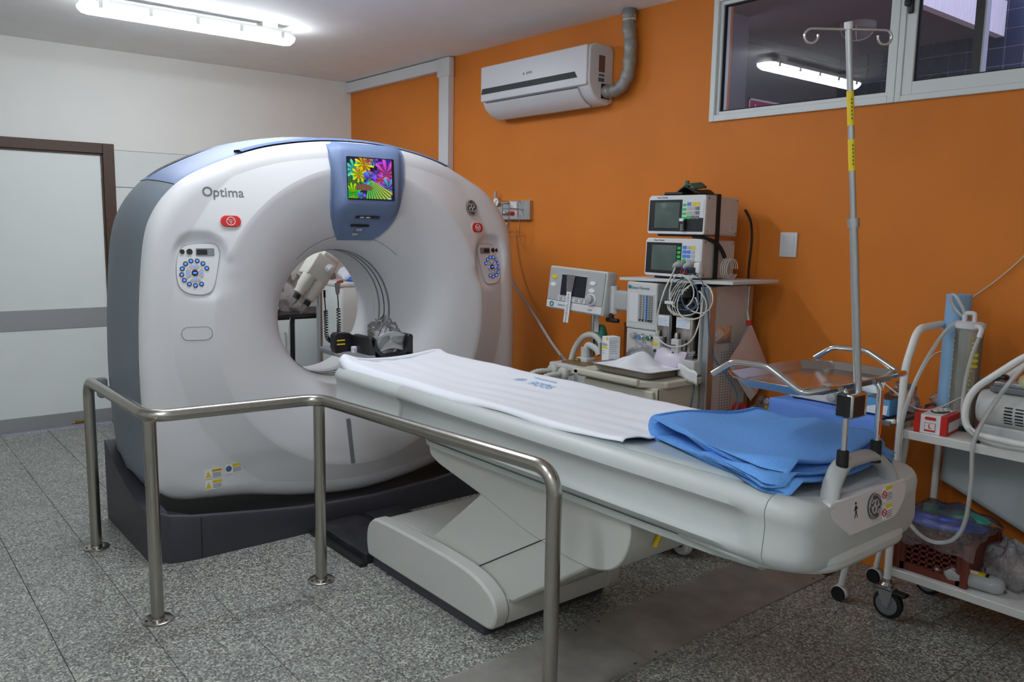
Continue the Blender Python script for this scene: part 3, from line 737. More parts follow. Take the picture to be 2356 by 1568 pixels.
# handle with two sockets at the foot end
hp = fillet([(5.735, TY-.165, .835), (5.728, TY-.150, .885), (5.715, TY-.085, .936), (5.715, TY+.085, .936), (5.728, TY+.150, .885), (5.735, TY+.165, .835)], .06, 7)
mb = MB(); R = []
for i, p_ in enumerate(hp):
    t = (hp[min(i+1, len(hp)-1)]-hp[max(i-1, 0)]).normalized(); nx = Vector((1, 0, 0)); u = t.cross(nx).normalized()
    R.append([p_+.027*nx*math.cos(a)+.017*u*math.sin(a) for a in [2*pi*k/14 for k in range(14)]])
obj('handle', mb.rings(R, True, True, True), 'plastic_grey', tb, smooth=60, label='arched grey handle')
# end panel, emblem, labels on the foot end
ep = [(-.115, -.035), (.14, -.035), (.20, .015), (.205, .066), (-.215, .072), (-.205, .035)]
M = frame((5.7635, TY, .79), (0, 1, 0), (-.10, 0, 1))
epn = obj('end_panel', MB().prism([(p_.x, p_.y) for p_ in fillet([(a, b_, 0) for a, b_ in ep+ep[:1]], .03, 4)][:-1], -.03, .006, 'z').xf(M), 'plastic_white', tb, bevel=.004, smooth=40, label='pale end panel with emblem and stickers')
emblem(M @ Matrix.Translation((.012, .022, .007)), .036, epn)
for a, b_ in ((.088, .042), (.085, -.008)):
    M2 = M @ Matrix.Translation((a, b_, .0065)) @ Matrix.Scale(.82, 4)
    lb = decal('warning_label', M2, rrect(-.034, .034, -.026, .026, .002, 2), 'paper', epn, .001)
    decal('label_header', M2, [(-.010, .012), (.033, .012), (.033, .025), (-.010, .025)], 'yellow', lb, .0016)
    mb = MB(); mb.tube([M2 @ Vector((-.022+.012*math.cos(2*pi*k/16), .012*math.sin(2*pi*k/16), .0015)) for k in range(16)], .0016, 5, closed=True)
    mb.tube([M2 @ Vector((-.030, .008, .0015)), M2 @ Vector((-.014, -.008, .0015))], .0016, 5)
    obj('prohibition_ring', mb, 'red', lb)
    mb = MB()
    for q in range(4): mb.box(-.007, .031, -.022+q*.007, -.019+q*.007, .001, .0014)
    obj('label_text', mb.xf(M2), 'btn_dark', lb)
M2 = M @ Matrix.Translation((-.085, .03, .0065)) @ Matrix.Scale(.85, 4)
ic = decal('icon_plate', M2, rrect(-.026, .026, -.034, .034, .002, 2), 'plastic_white', epn, .001)
mb = MB(); 
for poly_ in (ngon(.005, 10, 0, .022), [(-.004, .015), (.004, .015), (.004, -.004), (.009, -.024), (.006, -.025), (0, -.008), (-.007, -.025), (-.010, -.023), (-.004, -.004)], [(-.004, .013), (-.012, .0), (-.010, -.002), (-.003, .008)], [(.004, .013), (.012, .004), (.010, .001), (.003, .008)]):
    mb.prism(poly_, .001, .0016, 'z')
obj('icon_figure', mb.xf(M2), 'black_plastic', ic)
obj('yellow_tape', MB().tube([(5.142, TY-.12, .60), (5.142, TY-.13, .57), (5.135, TY-.145, .53)], .009, 6), 'yellow', tb)
# ================================================================ BEHIND THE WINDOW: covered yard with tiled wall
mat('yard_ceiling', (120, 116, 122), .8, noise=.03, scale=4); mat('yard_wall', (96, 94, 98), .8, noise=.04, scale=3); mat('yard_pillar', (120, 116, 130), .8)
mat('fascia', (226, 222, 232), .8, noise=.08, scale=14, tscale=(6, 6, 0.6)); mat('tile_blue', (44, 57, 92), .25, noise=.12, scale=3); mat('tile_grout', (176, 180, 196), .8)
CZ = 2.83
yc = struct('ceiling_yard', MB().box(1.5, 4.55, .15, 2.4, CZ, CZ+.25), 'yard_ceiling')
struct('trim_2', MB().box(4.55, 4.60, .15, 2.06, CZ-.05, CZ+.16), 'fascia')
struct('wall_yard_end', MB().box(3.30, 3.42, .95, 2.2, 0, CZ), 'yard_wall')
struct('wall_yard_pillar', MB().box(3.35, 3.685, .50, .70, 0, CZ), 'yard_pillar')
struct('trim_3', MB().box(3.42, 3.435, .95, 2.19, CZ-.05, CZ-.035), 'yard_wall')
struct('floor_yard', MB().box(1.5, 9.0, .15, 2.4, -.1, 0), 'yard_wall')
wt = struct('wall_yard_tiled', MB().box(3.3, 8.5, 2.2, 2.35, 0, 4.6), 'tile_grout')
fmT = None
for i in range(15):
    for j in range(13):
        x, z = 3.48+.1135*i, 2.12+.1135*j
        if fmT is None:
            o = obj('wall_tile', MB().bbox(-.0538, .0538, -.006, .008, -.0538, .0538, .0015), 'tile_blue', wt)
            fmT = o.data
            for v_ in fmT.vertices: v_.co += BASE[wt]
        else:
            o = bpy.data.objects.new('wall_tile', fmT); COL.objects.link(o); o.parent = wt
        o.location = Vector((x, 2.198, z))-BASE[wt]
dX, dY_ = 4.05, 1.30
dl = root('dome_lamp', 'unlit round caged ceiling lamp behind the window glass', 'lamp', (dX, dY_, CZ-.1))
obj('dome_base', MB().lathe([(.105, CZ), (.105, CZ-.03), (.095, CZ-.036)], (dX, dY_, 0), n=28), 'plastic_grey', dl, smooth=40)
obj('dome_glass', MB().lathe([(.088, CZ-.036), (.085, CZ-.06), (.07, CZ-.082), (.04, CZ-.094), (.008, CZ-.097)], (dX, dY_, 0), n=24), 'mid_grey', dl, smooth=60)
for a in (0, pi/2):
    obj('cage_wire', MB().tube([(dX+.094*math.cos(t)*math.cos(a+.4), dY_+.094*math.cos(t)*math.sin(a+.4), CZ-.036-.066*math.sin(t)) for t in [pi*k/12 for k in range(13)]], .004, 6), 'plastic_white', dl)
ps = root('pink_sign', 'pink notice sign low on the dark wall behind the glass', 'sign', (3.43, 1.5, 2.2))
obj('sign_board', MB().box(3.421, 3.431, 1.10, 1.95, 2.0, 2.43), mat('sign_pink', (190, 60, 110), .5), ps)
obj('sign_border', MB().box(3.431, 3.433, 1.10, 1.95, 2.418, 2.43).box(3.431, 3.433, 1.10, 1.112, 2.0, 2.43), 'paper', ps)
text('lettering', 'asse', .055, frame((3.4335, 1.28, 2.37), (0, 1, 0), (0, 0, 1)), 'paper', ps)
cr = MB().box(3.431, 3.434, 1.145, 1.195, 2.365, 2.375).box(3.431, 3.434, 1.165, 1.175, 2.345, 2.395); obj('sign_cross', cr, 'paper', ps)
obj('stile', MB().box(5.262, 5.30, .045, .075, WZ0+.03, WZ1-.03), 'black_plastic', w2)
obj('stile_edge', MB().box(5.30, 5.307, .04, .08, WZ0+.03, WZ1-.03), 'alu', w2)

# ================================================================ ON THE ORANGE WALL
ac = root('air_conditioner', 'white split air conditioner with a dark stripe high on the orange wall', 'air conditioner', (2.72, -.1, 2.28))
prof = [(0, 2.30), (0, 2.605), (-.03, 2.625), (-.15, 2.625), (-.185, 2.612), (-.20, 2.59), (-.203, 2.42), (-.195, 2.385), (-.17, 2.34), (-.13, 2.305), (-.085, 2.284), (-.04, 2.28)]
obj('housing', MB().prism(prof, 2.21, 3.245, 'x'), 'plastic_white', ac, bevel=.008, smooth=35)
obj('front_panel', MB().bbox(2.215, 3.235, -.215, -.198, 2.385, 2.612, .012), 'plastic_white', ac, smooth=40)
obj('dark_stripe', MB().prism([(2.225, 2.432), (3.16, 2.432), (3.135, 2.468), (2.235, 2.468)], -.2175, -.2145, 'y'), mat('stripe_black', (38, 42, 46), .6), ac)
lv = [(-.203, 2.372), (-.176, 2.328), (-.134, 2.294), (-.092, 2.275), (-.088, 2.281), (-.131, 2.30), (-.170, 2.335), (-.196, 2.374)]
obj('louvre', MB().prism(lv, 2.26, 3.15, 'x'), 'plastic_white', ac, smooth=35)
obj('louvre_gap', MB().box(2.255, 3.16, -.094, -.088, 2.276, 2.2795).box(2.26, 3.15, -.2045, -.2, 2.3755, 2.379), 'dark_line', ac)
text('lettering', 'JAMES', .022, frame((2.72, -.2158, 2.515), (1, 0, 0), (0, 0, 1)), 'print_grey', ac)
obj('logo_mark', MB().box(2.66, 2.672, -.2162, -.2145, 2.508, 2.521), 'red', ac)
obj('energy_sticker', MB().box(3.2445, 3.2465, -.125, -.075, 2.465, 2.56), mat('sticker_brown', (120, 82, 70), .6), ac)
bc = MB()
for k in range(9): bc.box(3.2445, 3.2465, -.125+k*.0055, -.122+k*.0055, 2.41, 2.432)
for k in range(6): bc.box(3.2445, 3.2465, -.122+k*.008, -.117+k*.008, 2.441, 2.453)
obj('barcode', bc, 'print_dark', ac)
obj('pipe_notch', MB().box(3.235, 3.2475, -.10, -.03, 2.315, 2.40), 'black_plastic', ac)
pp = root('insulated_pipe', 'grey taped insulated pipe curving from the ceiling to the air conditioner', 'pipe', (3.4, -.06, 2.3))
path = smooth_path([(3.405, -.05, 2.78), (3.41, -.055, 2.70), (3.42, -.05, 2.62), (3.425, -.055, 2.53), (3.418, -.06, 2.44), (3.39, -.065, 2.385), (3.34, -.065, 2.358), (3.28, -.065, 2.355), (3.22, -.065, 2.36)], 7)
obj('pipe_wrap', MB().tube(path, [.037+.003*math.sin(i*.9)+.002*math.sin(i*2.3) for i in range(len(path))], 14), 'pipe_foil', pp, smooth=60)
obj('pipe_collar', MB().cyl((3.405, -.05, 2.765), (3.405, -.05, 2.798), .040, n=18), 'mid_grey', pp, smooth=40)
obj('white_tape', MB().cyl((3.406, -.05, 2.735), (3.405, -.05, 2.766), .039, n=18), 'plastic_white', pp, smooth=40)
ct = root('cable_trunking', 'white plastic cable trunking with a corner piece beside the ceiling', 'trunking', (1.5, -.03, .1))
obj('trunking_run', MB().bbox(.002, 1.50, -.055, -.002, 2.705, 2.792, .004), 'plastic_white', ct)
obj('trunking_drop', MB().bbox(1.475, 1.60, -.055, -.002, .1, 2.70, .004), 'plastic_white', ct)
obj('corner_cover', MB().bbox(1.455, 1.612, -.064, -.002, 2.655, 2.797, .015), 'plastic_white', ct, smooth=40)
jb = root('socket_box', 'small white wall box just behind the scanner top', 'socket', (1.27, -.02, 1.95)); obj('box_body', MB().bbox(1.21, 1.33, -.045, 0, 1.95, 2.075, .006), 'plastic_white', jb); obj('box_plate', MB().bbox(1.225, 1.315, -.052, -.045, 1.97, 2.055, .003), 'plastic_cream', jb)
bpz = root('blank_wall_plate', 'white blank wall plate on the orange wall under the window', 'wall plate', (4.49, -.006, 1.428))
obj('plate', MB().bbox(4.446, 4.54, -.010, 0, 1.428, 1.55, .003), 'plastic_white', bpz); obj('insert', MB().bbox(4.462, 4.524, -.0125, -.008, 1.446, 1.532, .002), 'plastic_white', bpz)
gp = root('gas_outlet_panel', 'grey ribbed wall panel of medical gas outlets with a dial gauge beside the scanner', 'gas panel', (2.39, -.03, 1.60))
obj('panel_box', MB().bbox(2.10, 2.53, -.03, 0, 1.603, 1.733, .003), 'alu', gp)
for k in range(7): obj('rib', MB().box(2.455+k*.011, 2.459+k*.011, -.034, -.03, 1.605, 1.731), 'machine_grey', gp)
obj('nameplate', MB().box(2.16, 2.24, -.033, -.03, 1.70, 1.722), 'green', gp)
obj('outlet_plate', MB().box(2.33, 2.40, -.036, -.03, 1.615, 1.725), 'paper', gp)
for x in (2.30, 2.37): obj('outlet_valve', MB().lathe([(.014, -.03), (.014, -.07), (.008, -.075), (.008, -.085)], (x, 0, 1.645), 'y', 14), 'red' if x > 2.33 else 'alu', gp, smooth=40)
gd = obj('gauge', MB().lathe([(.012, -.03), (.012, -.10), (.03, -.105), (.033, -.11), (.033, -.135), (.030, -.14)], (2.305, 0, 1.72), 'y', 22), 'chrome', gp, smooth=40)
obj('gauge_face', MB().lathe([(.028, -.1405), (.028, -.142)], (2.305, 0, 1.72), 'y', 22), 'paper', gd); obj('gauge_needle', MB().tube([(2.295, -.143, 1.705), (2.315, -.143, 1.735)], .0015, 5), 'print_dark', gd)
wb = root('wire_bottle_basket', 'thin chrome wire basket hanging under the gas panel', 'wire basket', (2.42, -.08, 1.47))
def wireloop(z, x0=2.37, x1=2.49, y0=-.15, y1=-.04): return [(a, b_, z) for a, b_ in rrect(x0, x1, y0, y1, .03, 4)]
for z in (1.675, 1.52): obj('wire_ring', MB().tube(wireloop(z), .0028, 6, closed=True), 'chrome', wb)
for a, b_ in ((2.39, -.15), (2.47, -.15), (2.49, -.08), (2.37, -.08)):
    obj('wire_leg', MB().tube(fillet([(a, b_, 1.70), (a, b_, 1.485), (2.43, -.09, 1.483)], .02, 4), .0024, 6), 'chrome', wb)
obj('wire_hook', MB().tube(smooth_path([(2.45, -.032, 1.72), (2.455, -.06, 1.725), (2.46, -.05, 1.66), (2.47, -.04, 1.63)], 5), .0025, 6), 'chrome', wb)
tag(obj('pipe_stub', MB().cyl((2.165, -.04, 1.72), (2.172, -.04, 1.80), .009, n=12), 'plastic_grey', smooth=40), 'short grey pipe stub standing above the gas panel', 'pipe')
gh = root('gas_supply_hose', 'pale grey supply hose drooping from behind the scanner to the anaesthesia machine', 'hose', (2.8, -.15, .8))
obj('hose_tube', MB().tube(smooth_path([(2.33, -.06, 1.58), (2.36, -.10, 1.40), (2.45, -.12, 1.22), (2.62, -.14, 1.08), (2.82, -.18, .95), (3.02, -.25, .85), (3.22, -.33, .78), (3.34, -.36, .72)], 8), .0095, 8), 'plastic_grey', gh, smooth=60)
obj('hose_nut', MB().cyl((3.20, -.32, .787), (3.26, -.34, .762), .014, n=10), 'alu', gh, smooth=40)
tag(obj('metal_edge_strip', MB().bbox(4.64, 4.97, -.304, -.292, .004, .009, .001), 'chrome'), 'thin bright metal strip across the floor cover plates', 'metal strip')
# floor channel covers
for k, (y0, y1, x1) in enumerate(((-3.6, -1.492, 4.985), (-1.488, -.30, 4.975), (-.296, -.02, 4.97))):
    p_ = root('channel_cover_plate', ['worn steel floor cover plate nearest the camera', 'worn steel floor cover plate running under the table foot', 'short dark steel floor cover plate against the orange wall'][k], 'floor plate', (4.8, (y0+y1)/2, 0), 'steel floor channel covers')
    obj('plate', MB().bbox(4.625, x1, y0, y1, 0, .004, .001), 'floor_plate' if k < 2 else mat('floor_plate_dark', (70, 66, 62), .4, metal=.7, noise=.2, scale=8), p_)
    for a in (y0+.06, y1-.06):
        for x in (4.65, x1-.025): obj('screw', MB().lathe([(.006, .0038), (.004, .0055)], (x, a, 0), n=8), 'black_plastic', p_)
tr_ = root('cable_duct', 'dusty black cable duct on the floor between scanner and pedestal', 'cable duct', (3.35, -1.64, 0))
obj('duct_cover', MB().bbox(3.10, 3.60, -1.885, -1.65, 0, .05, .006), mat('duct_black', (40, 40, 46), .55, noise=.4, scale=14), tr_); obj('duct_cover', MB().bbox(3.10, 3.45, -1.61, -1.40, 0, .05, .006), MATS['duct_black'], tr_)
obj('duct_rail', MB().bbox(3.10, 3.62, -1.925, -1.887, 0, .022, .003), 'black_plastic', tr_); obj('duct_gap', MB().box(3.10, 3.60, -1.65, -1.61, 0, .035), 'black_rubber', tr_)
# ================================================================ ANAESTHESIA WORKSTATION
am = root('anaesthesia_machine', 'grey anaesthesia machine with flow tubes, two vaporisers and drawers against the orange wall', 'medical machine', (4.1, -.45, 0))
RX = 4.37; YF = -.45
obj('lower_carcass', MB().bbox(3.83, RX-.021, -.42, -.12, .12, .84, .006), 'machine_grey', am)
obj('rear_panel', MB().box(3.86, RX-.021, -.16, -.12, .84, 1.285), 'machine_grey', am)
sp_ = MB().bbox(RX-.02, RX, -.40, -.12, .15, 1.285, .003); obj('side_panel', sp_, mat('perforated_grey', (196, 190, 186), .5, noise=.03, scale=30), am)
hl = MB()
for i in range(5):
    for j in range(44):
        z = .42+j*.0135; y = -.335+i*.022
        if z > .97 and i < 3: continue
        hl.box(RX, RX+.0006, y-.0028, y+.0028, z-.0022, z+.0022)
obj('vent_perforation', hl, 'dark_line', am, kind='stuff')
obj('corner_post', MB().bbox(RX-.035, RX+.004, -.45, -.40, .10, 1.285, .006), 'alu', am); obj('corner_post', MB().bbox(RX-.02, RX+.01, -.15, -.11, .10, 1.285, .005), 'alu', am)
obj('front_post', MB().bbox(4.325, RX-.036, -.465, -.43, .90, 1.283, .004), 'machine_grey', am)
# shelf, a little out of level
sh = MB().bbox(3.78, 4.50, -.455, -.08, 0, .016, .003).xf(Matrix.Translation((3.78, 0, 1.283)) @ Matrix.Rotation(-.026, 4, 'Y') @ Matrix.Translation((-3.78, 0, 0))); obj('top_shelf', sh, 'machine_grey', am)
# flow meter block
obj('flow_block', MB().bbox(3.852, 4.058, YF-.02, -.16, 1.04, 1.282, .008), 'machine_grey', am)
obj('flow_window', MB().box(3.875, 4.043, YF-.0225, YF-.018, 1.075, 1.225), 'plastic_white', am)
obj('flow_recess', MB().box(3.935, 4.04, YF-.0235, YF-.02, 1.08, 1.222), 'btn_grey', am)
for k, (x, mm) in enumerate(((3.952, 'jar_clear'), (3.973, 'jar_clear'), (3.995, 'btn_blue'), (4.012, 'jar_clear'), (4.028, 'jar_clear'))):
    t = obj('flow_tube', MB().cyl((x, YF-.026, 1.082), (x, YF-.026, 1.218), .0042, n=8), mm, am, smooth=50)
    mk = MB()
    for q in range(10): mk.box(x+.005, x+.009, YF-.0245, YF-.0232, 1.09+q*.0128, 1.094+q*.0128)
    obj('scale_marks', mk, 'print_dark', t)
    obj('float', MB().cyl((x, YF-.026, 1.083), (x, YF-.026, 1.093), .0052, n=8), 'cable_blue' if mm == 'btn_blue' else 'print_dark', t)
lg = obj('maker_mark', MB().lathe([(.010, YF-.021), (.010, YF-.0225)], (3.872, 0, 1.255), 'y', 18), 'print_teal', am); text('lettering', 'Datex Ohmeda', .020, frame((3.945, YF-.0212, 1.252), (1, 0, 0), (0, 0, 1)), 'print_teal', am)
obj('knob_panel', MB().bbox(3.852, 4.058, YF-.012, -.16, .90, 1.038, .006), 'machine_grey', am)
for x, mm in ((3.915, 'plastic_grey'), (3.972, 'btn_blue'), (4.028, mat('knob_green', (40, 120, 70), .4))):
    kb = obj('flow_knob', MB().lathe([(.017, YF-.012), (.0165, YF-.04), (.012, YF-.044)], (x, 0, 1.003), 'y', 18), 'chrome' if mm != 'plastic_grey' else 'plastic_grey', am, smooth=40)
    if mm != 'plastic_grey': obj('knob_cap', MB().lathe([(.011, YF-.044), (.010, YF-.047)], (x, 0, 1.003), 'y', 16), mm, kb)
# vaporiser bay
obj('bay_back', MB().box(4.06, 4.325, -.2, -.165, .88, 1.28), 'black_plastic', am)
def vapor(x0, x1, col):
    v = obj('vaporiser', MB().bbox(x0, x1, YF-.03, -.22, .94, 1.16, .012), 'steel', am, smooth=40, label='steel vaporiser with black dial head')
    obj('dial_head', MB().lathe([(.058, 1.16), (.06, 1.165), (.06, 1.20), (.055, 1.21)], ((x0+x1)/2, -.36, 0), n=28), 'black_plastic', v, smooth=40)
    obj('head_block', MB().bbox(x0-.003, x1+.003, YF-.034, -.22, 1.13, 1.195, .01), 'black_plastic', v)
    obj('rating_label', MB().box(x0+.008, x1-.012, YF-.0325, YF-.0295, 1.075, 1.128), 'paper', v)
    tx = MB()
    for q in range(4): tx.box(x0+.014, x1-.022-.01*(q % 2), YF-.0335, YF-.0322, 1.083+q*.009, 1.0855+q*.009)
    obj('label_text', tx, 'print_blue', v)
    obj('filler_block', MB().bbox(x0-.004, x0+.045, YF-.055, YF-.028, .93, 1.02, .006), 'machine_grey', v)
    obj('filler_label', MB().box(x0, x0+.03, YF-.0565, YF-.0545, .975, .992), col, v)
    obj('filler_cap', MB().lathe([(.011, 1.02), (.011, 1.035), (.008, 1.05)], (x0+.02, YF-.042, 0), n=14), 'chrome', v, smooth=40)
    obj('sight_glass', MB().box(x1-.036, x1-.026, YF-.034, YF-.029, .965, 1.02), 'black_plastic', v)
    obj('lock_knob', MB().lathe([(.008, YF-.055), (.008, YF-.062)], (x0+.016, 0, .948), 'y', 12), 'print_dark', v)
vapor(4.075, 4.165, 'yellow'); vapor(4.192, 4.297, mat('print_purple', (120, 60, 120), .5))
obj('gauge_block', MB().bbox(4.215, 4.335, -.50, -.16, .85, .925, .006), 'machine_grey', am)
obj('gauge_dial', MB().lathe([(.016, -.50), (.016, -.515), (.012, -.518)], (4.27, 0, .885), 'y', 16), 'chrome', am, smooth=40)
# drawer cabinet
obj('drawer_case', MB().bbox(3.84, 4.325, -.745, -.42, .14, .815, .008), 'beige', am)
wtp = [(3.80, -.42), (3.80, -.765), (3.83, -.79), (4.23, -.79), (4.345, -.70), (4.345, -.42)]
obj('worktop', MB().prism(wtp, .81, .845, 'z'), 'beige', am, bevel=.008)
obj('worktop_lip', MB().bbox(3.805, 4.24, -.80, -.77, .815, .85, .01), 'beige', am, smooth=40)
for z0, z1 in ((.60, .80), (.38, .59), (.16, .37)):
    d = obj('drawer_front', MB().bbox(3.85, 4.31, -.765, -.745, z0, z1, .01), 'beige', am)
    if z0 > .5:
        lk = obj('lock', MB().lathe([(.014, -.765), (.014, -.772), (.010, -.774)], (4.035, 0, .755), 'y', 18), 'chrome', d, smooth=40); obj('keyhole', MB().box(4.033, 4.037, -.7755, -.7735, .749, .761), 'black_plastic', lk)
obj('side_seam', MB().box(4.3255, 4.3265, -.74, -.43, .628, .632).box(4.3255, 4.3265, -.745, -.74, .15, .81), 'dark_line', am)
obj('side_bumper', MB().bbox(3.79, 3.84, -.80, -.765, .815, .845, .004), 'beige', am)
# chassis and castors
obj('chassis', MB().bbox(3.80, 4.40, -.70, -.10, .075, .14, .015), 'machine_grey', am)
for x, y in ((4.405, -.60), (3.86, -.66), (4.38, -.16), (3.86, -.16)):
    c = obj('castor', MB().lathe([(.02, y-.03), (.05, y-.032), (.058, y-.022), (.058, y-.006), (.05, y), (.02, y)], (x, 0, .058), 'y', 24), 'plastic_white', am, smooth=40)
    obj('castor_hub', MB().lathe([(.016, y-.036), (.016, y-.03), (.006, y-.04)], (x, 0, .058), 'y', 16), 'black_plastic', c, smooth=40)
    obj('castor_fork', MB().bbox(x-.03, x+.03, y+.002, y+.03, .05, .10, .01), 'plastic_white', c)
# breathing limb: block with two ports, absorber cover
obj('limb_block', MB().bbox(3.44, 3.85, -.64, -.45, .725, .815, .01), 'machine_grey', am)
obj('limb_lid', MB().bbox(3.50, 3.83, -.60, -.46, .815, .825, .004), mat('lid_brown', (120, 96, 60), .4), am)
for x in (3.56, 3.72): obj('limb_knob', MB().lathe([(.022, .825), (.022, .833), (.014, .841)], (x, -.53, 0), n=14), mat('brass_knob', (150, 130, 80), .35, metal=.6) if x < 3.6 else 'brass_knob', am, smooth=40)
obj('limb_bracket', MB().bbox(3.50, 3.83, -.58, -.45, .55, .70, .01), 'mid_grey', am)
for x, y in ((3.545, -.635), (3.655, -.66)):
    pt = obj('port', MB().lathe([(.015, y), (.015, y-.05)], (x, 0, .785), 'y', 14), 'alu', am, smooth=40)
    obj('filter_bulb', MB().lathe([(.016, y-.05), (.03, y-.052), (.036, y-.06), (.036, y-.075), (.03, y-.083), (.016, y-.086)], (x, 0, .785), 'y', 20), 'hose_white', pt, smooth=50)
def corr(path, r, amp=.14):
    n_ = len(path); return MB().tube(path, [r*(1+amp*(1 if i % 2 else -1)) for i in range(n_)], 12)
def dense(pts, step):
    P = smooth_path(pts, 24); out = [P[0]]; acc = 0
    for a, b_ in zip(P, P[1:]):
        acc += (b_-a).length
        if acc >= step: out.append(b_); acc = 0
    return out
hz = root('breathing_hose_pair', 'pair of ribbed white breathing hoses leaving the two ports', 'hose', (3.55, -.85, .5), None)
obj('corrugated_hose', corr(dense([(3.545, -.72, .785), (3.51, -.80, .78), (3.46, -.86, .72), (3.43, -.90, .60), (3.46, -.95, .45), (3.6, -1.0, .35)], .006), .014), 'hose_white', hz, smooth=80)
obj('corrugated_hose', corr(dense([(3.655, -.745, .785), (3.62, -.82, .775), (3.57, -.88, .71), (3.55, -.92, .58), (3.57, -.97, .45), (3.66, -1.0, .35)], .006), .014), 'hose_white', hz, smooth=80)
ah = obj('absorber_hose', corr(dense([(3.47, -.50, .80), (3.49, -.49, .88), (3.54, -.48, .95), (3.62, -.48, .972), (3.68, -.48, .94), (3.685, -.48, .885)], .006), .0165, .1), 'hose_white', am, smooth=80, label='ribbed clear hose arching over the limb block')
obj('absorber_elbow', MB().bbox(3.535, 3.625, -.53, -.45, .80, .845, .012).cyl((3.58, -.49, .845), (3.58, -.49, .90), .028).tube(smooth_path([(3.58, -.49, .89), (3.60, -.49, .915), (3.66, -.49, .90), (3.685, -.49, .87)], 5), .018, 12), 'machine_grey', am, smooth=40)
obj('absorber_cap', MB().lathe([(.03, .80), (.03, .815), (.022, .825), (.022, .87), (.03, .875), (.032, .94), (.03, .945)], (3.74, -.50, 0), n=20), 'jar_clear', am, smooth=40)
obj('bag_post', MB().cyl((3.60, -.46, .85), (3.60, -.46, 1.10), .013, n=14), 'steel', am, smooth=40)
obj('green_bag', MB().lathe([(.006, .86), (.024, .89), (.034, .94), (.034, .98), (.022, 1.02), (.012, 1.03)], (3.645, -.44, 0), n=18), mat('bag_green', (40, 120, 100), .5), am, smooth=60)
obj('post_tag', MB().box(3.625, 3.66, -.478, -.475, .99, 1.10), 'btn_grey', am)
obj('amber_canister', MB().lathe([(.085, .80), (.085, 1.03), (.088, 1.035), (.088, 1.045)], (3.78, -.28, 0), n=28), 'amber_film', am, smooth=40)
# ventilator display on its arm
dm = root('ventilator_display', 'grey ventilator display with knob and a handwritten paper strip, on a swing arm', 'display', (3.55, -.50, 1.09))
DMx = Matrix.Translation((3.535, -.52, 1.215)) @ Matrix.Rotation(.12, 4, 'Z') @ Matrix.Rotation(.045, 4, 'Y') @ Matrix.Rotation(-.09, 4, 'X')
def D(mb): return mb.xf(DMx)
obj('casing', D(MB().bbox(-.205, .205, -.02, .07, -.122, .118, .012)), 'machine_grey', dm, smooth=40)
obj('face_plate', D(MB().bbox(-.195, .195, -.026, -.016, -.072, .11, .006)), 'plastic_grey', dm)
obj('lower_band', D(MB().bbox(-.196, .196, -.026, -.016, -.115, -.074, .004)), 'plastic_white', dm)
obj('screen_bezel', D(MB().bbox(-.108, .082, -.029, -.02, -.05, .082, .004)), 'btn_grey', dm)
obj('screen', D(MB().box(-.10, .076, -.0305, -.028, -.038, .076)), 'screen_dark', dm)
for x in (-.095, -.058, -.02, .018, .055): obj('soft_key', D(MB().lathe([(.0115, -.026), (.0115, -.033), (.007, -.035)], (x, 0, -.053), 'y', 14)), 'btn_grey', dm)
obj('key_strip', D(MB().bbox(-.115, .08, -.0285, -.024, -.07, -.038, .003)), 'plastic_white', dm)
dkb = obj('dial_plate', D(MB().lathe([(.034, -.026), (.034, -.030)], (.118, 0, -.04), 'y', 24)), 'plastic_white', dm); obj('dial_knob', D(MB().lathe([(.024, -.030), (.022, -.052), (.014, -.056)], (.115, 0, -.038), 'y', 22)), 'btn_grey', dkb, smooth=40)
for x, z, mm in ((-.155, .058, 'yellow'), (-.158, .016, 'paper'), (.118, .048, 'paper'), (.116, .008, 'paper')):
    obj('oval_key', D(MB().prism(ngon(.02, 18, x, z, .011), -.030, -.025, 'y')), mm, dm)
obj('maker_ring', D(MB().lathe([(.009, -.027), (.015, -.027), (.015, -.029), (.009, -.029)], (-.155, 0, -.094), 'y', 18, False)), 'print_teal', dm)
TXF = DMx @ frame((0, -.0268, 0), (1, 0, 0), (0, 0, 1))
text('lettering', 'Datex Ohmeda', .015, TXF @ Matrix.Translation((-.065, -.094, 0)), 'print_teal', dm); text('lettering', '7100', .015, TXF @ Matrix.Translation((.115, -.098, 0)), 'print_grey', dm)
ST = DMx @ frame((-.030, -.038, -.06), (1, 0, -.0), (.12, 0, 1)) 
obj('paper_strip', MB().prism([(-.017, -.125), (.017, -.125), (.017, .045), (-.017, .045)], 0, .0012, 'z').xf(ST), 'paper', dm, label='white paper strip lettered IMAGENOLOGIA')
text('strip_text', 'IMAGENOLOGIA', .022, ST @ Matrix.Translation((0, -.045, .0018)) @ Matrix.Rotation(pi/2, 4, 'Z'), 'cable_blue', dm)
obj('clear_tape', MB().prism([(-.02, .045), (.02, .045), (.03, .14), (-.03, .14)], 0, .0008, 'z').xf(ST), 'bag_clear', dm)
obj('swing_arm', MB().bbox(3.735, 3.86, -.47, -.43, 1.12, 1.23, .018), 'plastic_grey', dm, smooth=40)
obj('arm_pivot', MB().cyl((3.745, -.455, 1.10), (3.745, -.455, 1.25), .024, n=18), 'machine_grey', dm, smooth=40)
obj('arm_hinge', MB().cyl((3.86, -.45, 1.11), (3.86, -.45, 1.25), .016, n=14), 'machine_grey', dm, smooth=40)
obj('clamp_lever', MB().cyl((3.748, -.47, 1.065), (3.748, -.47, 1.105), .012, n=12).bbox(3.71, 3.80, -.485, -.455, 1.055, 1.078, .011), 'black_plastic', dm, smooth=40)
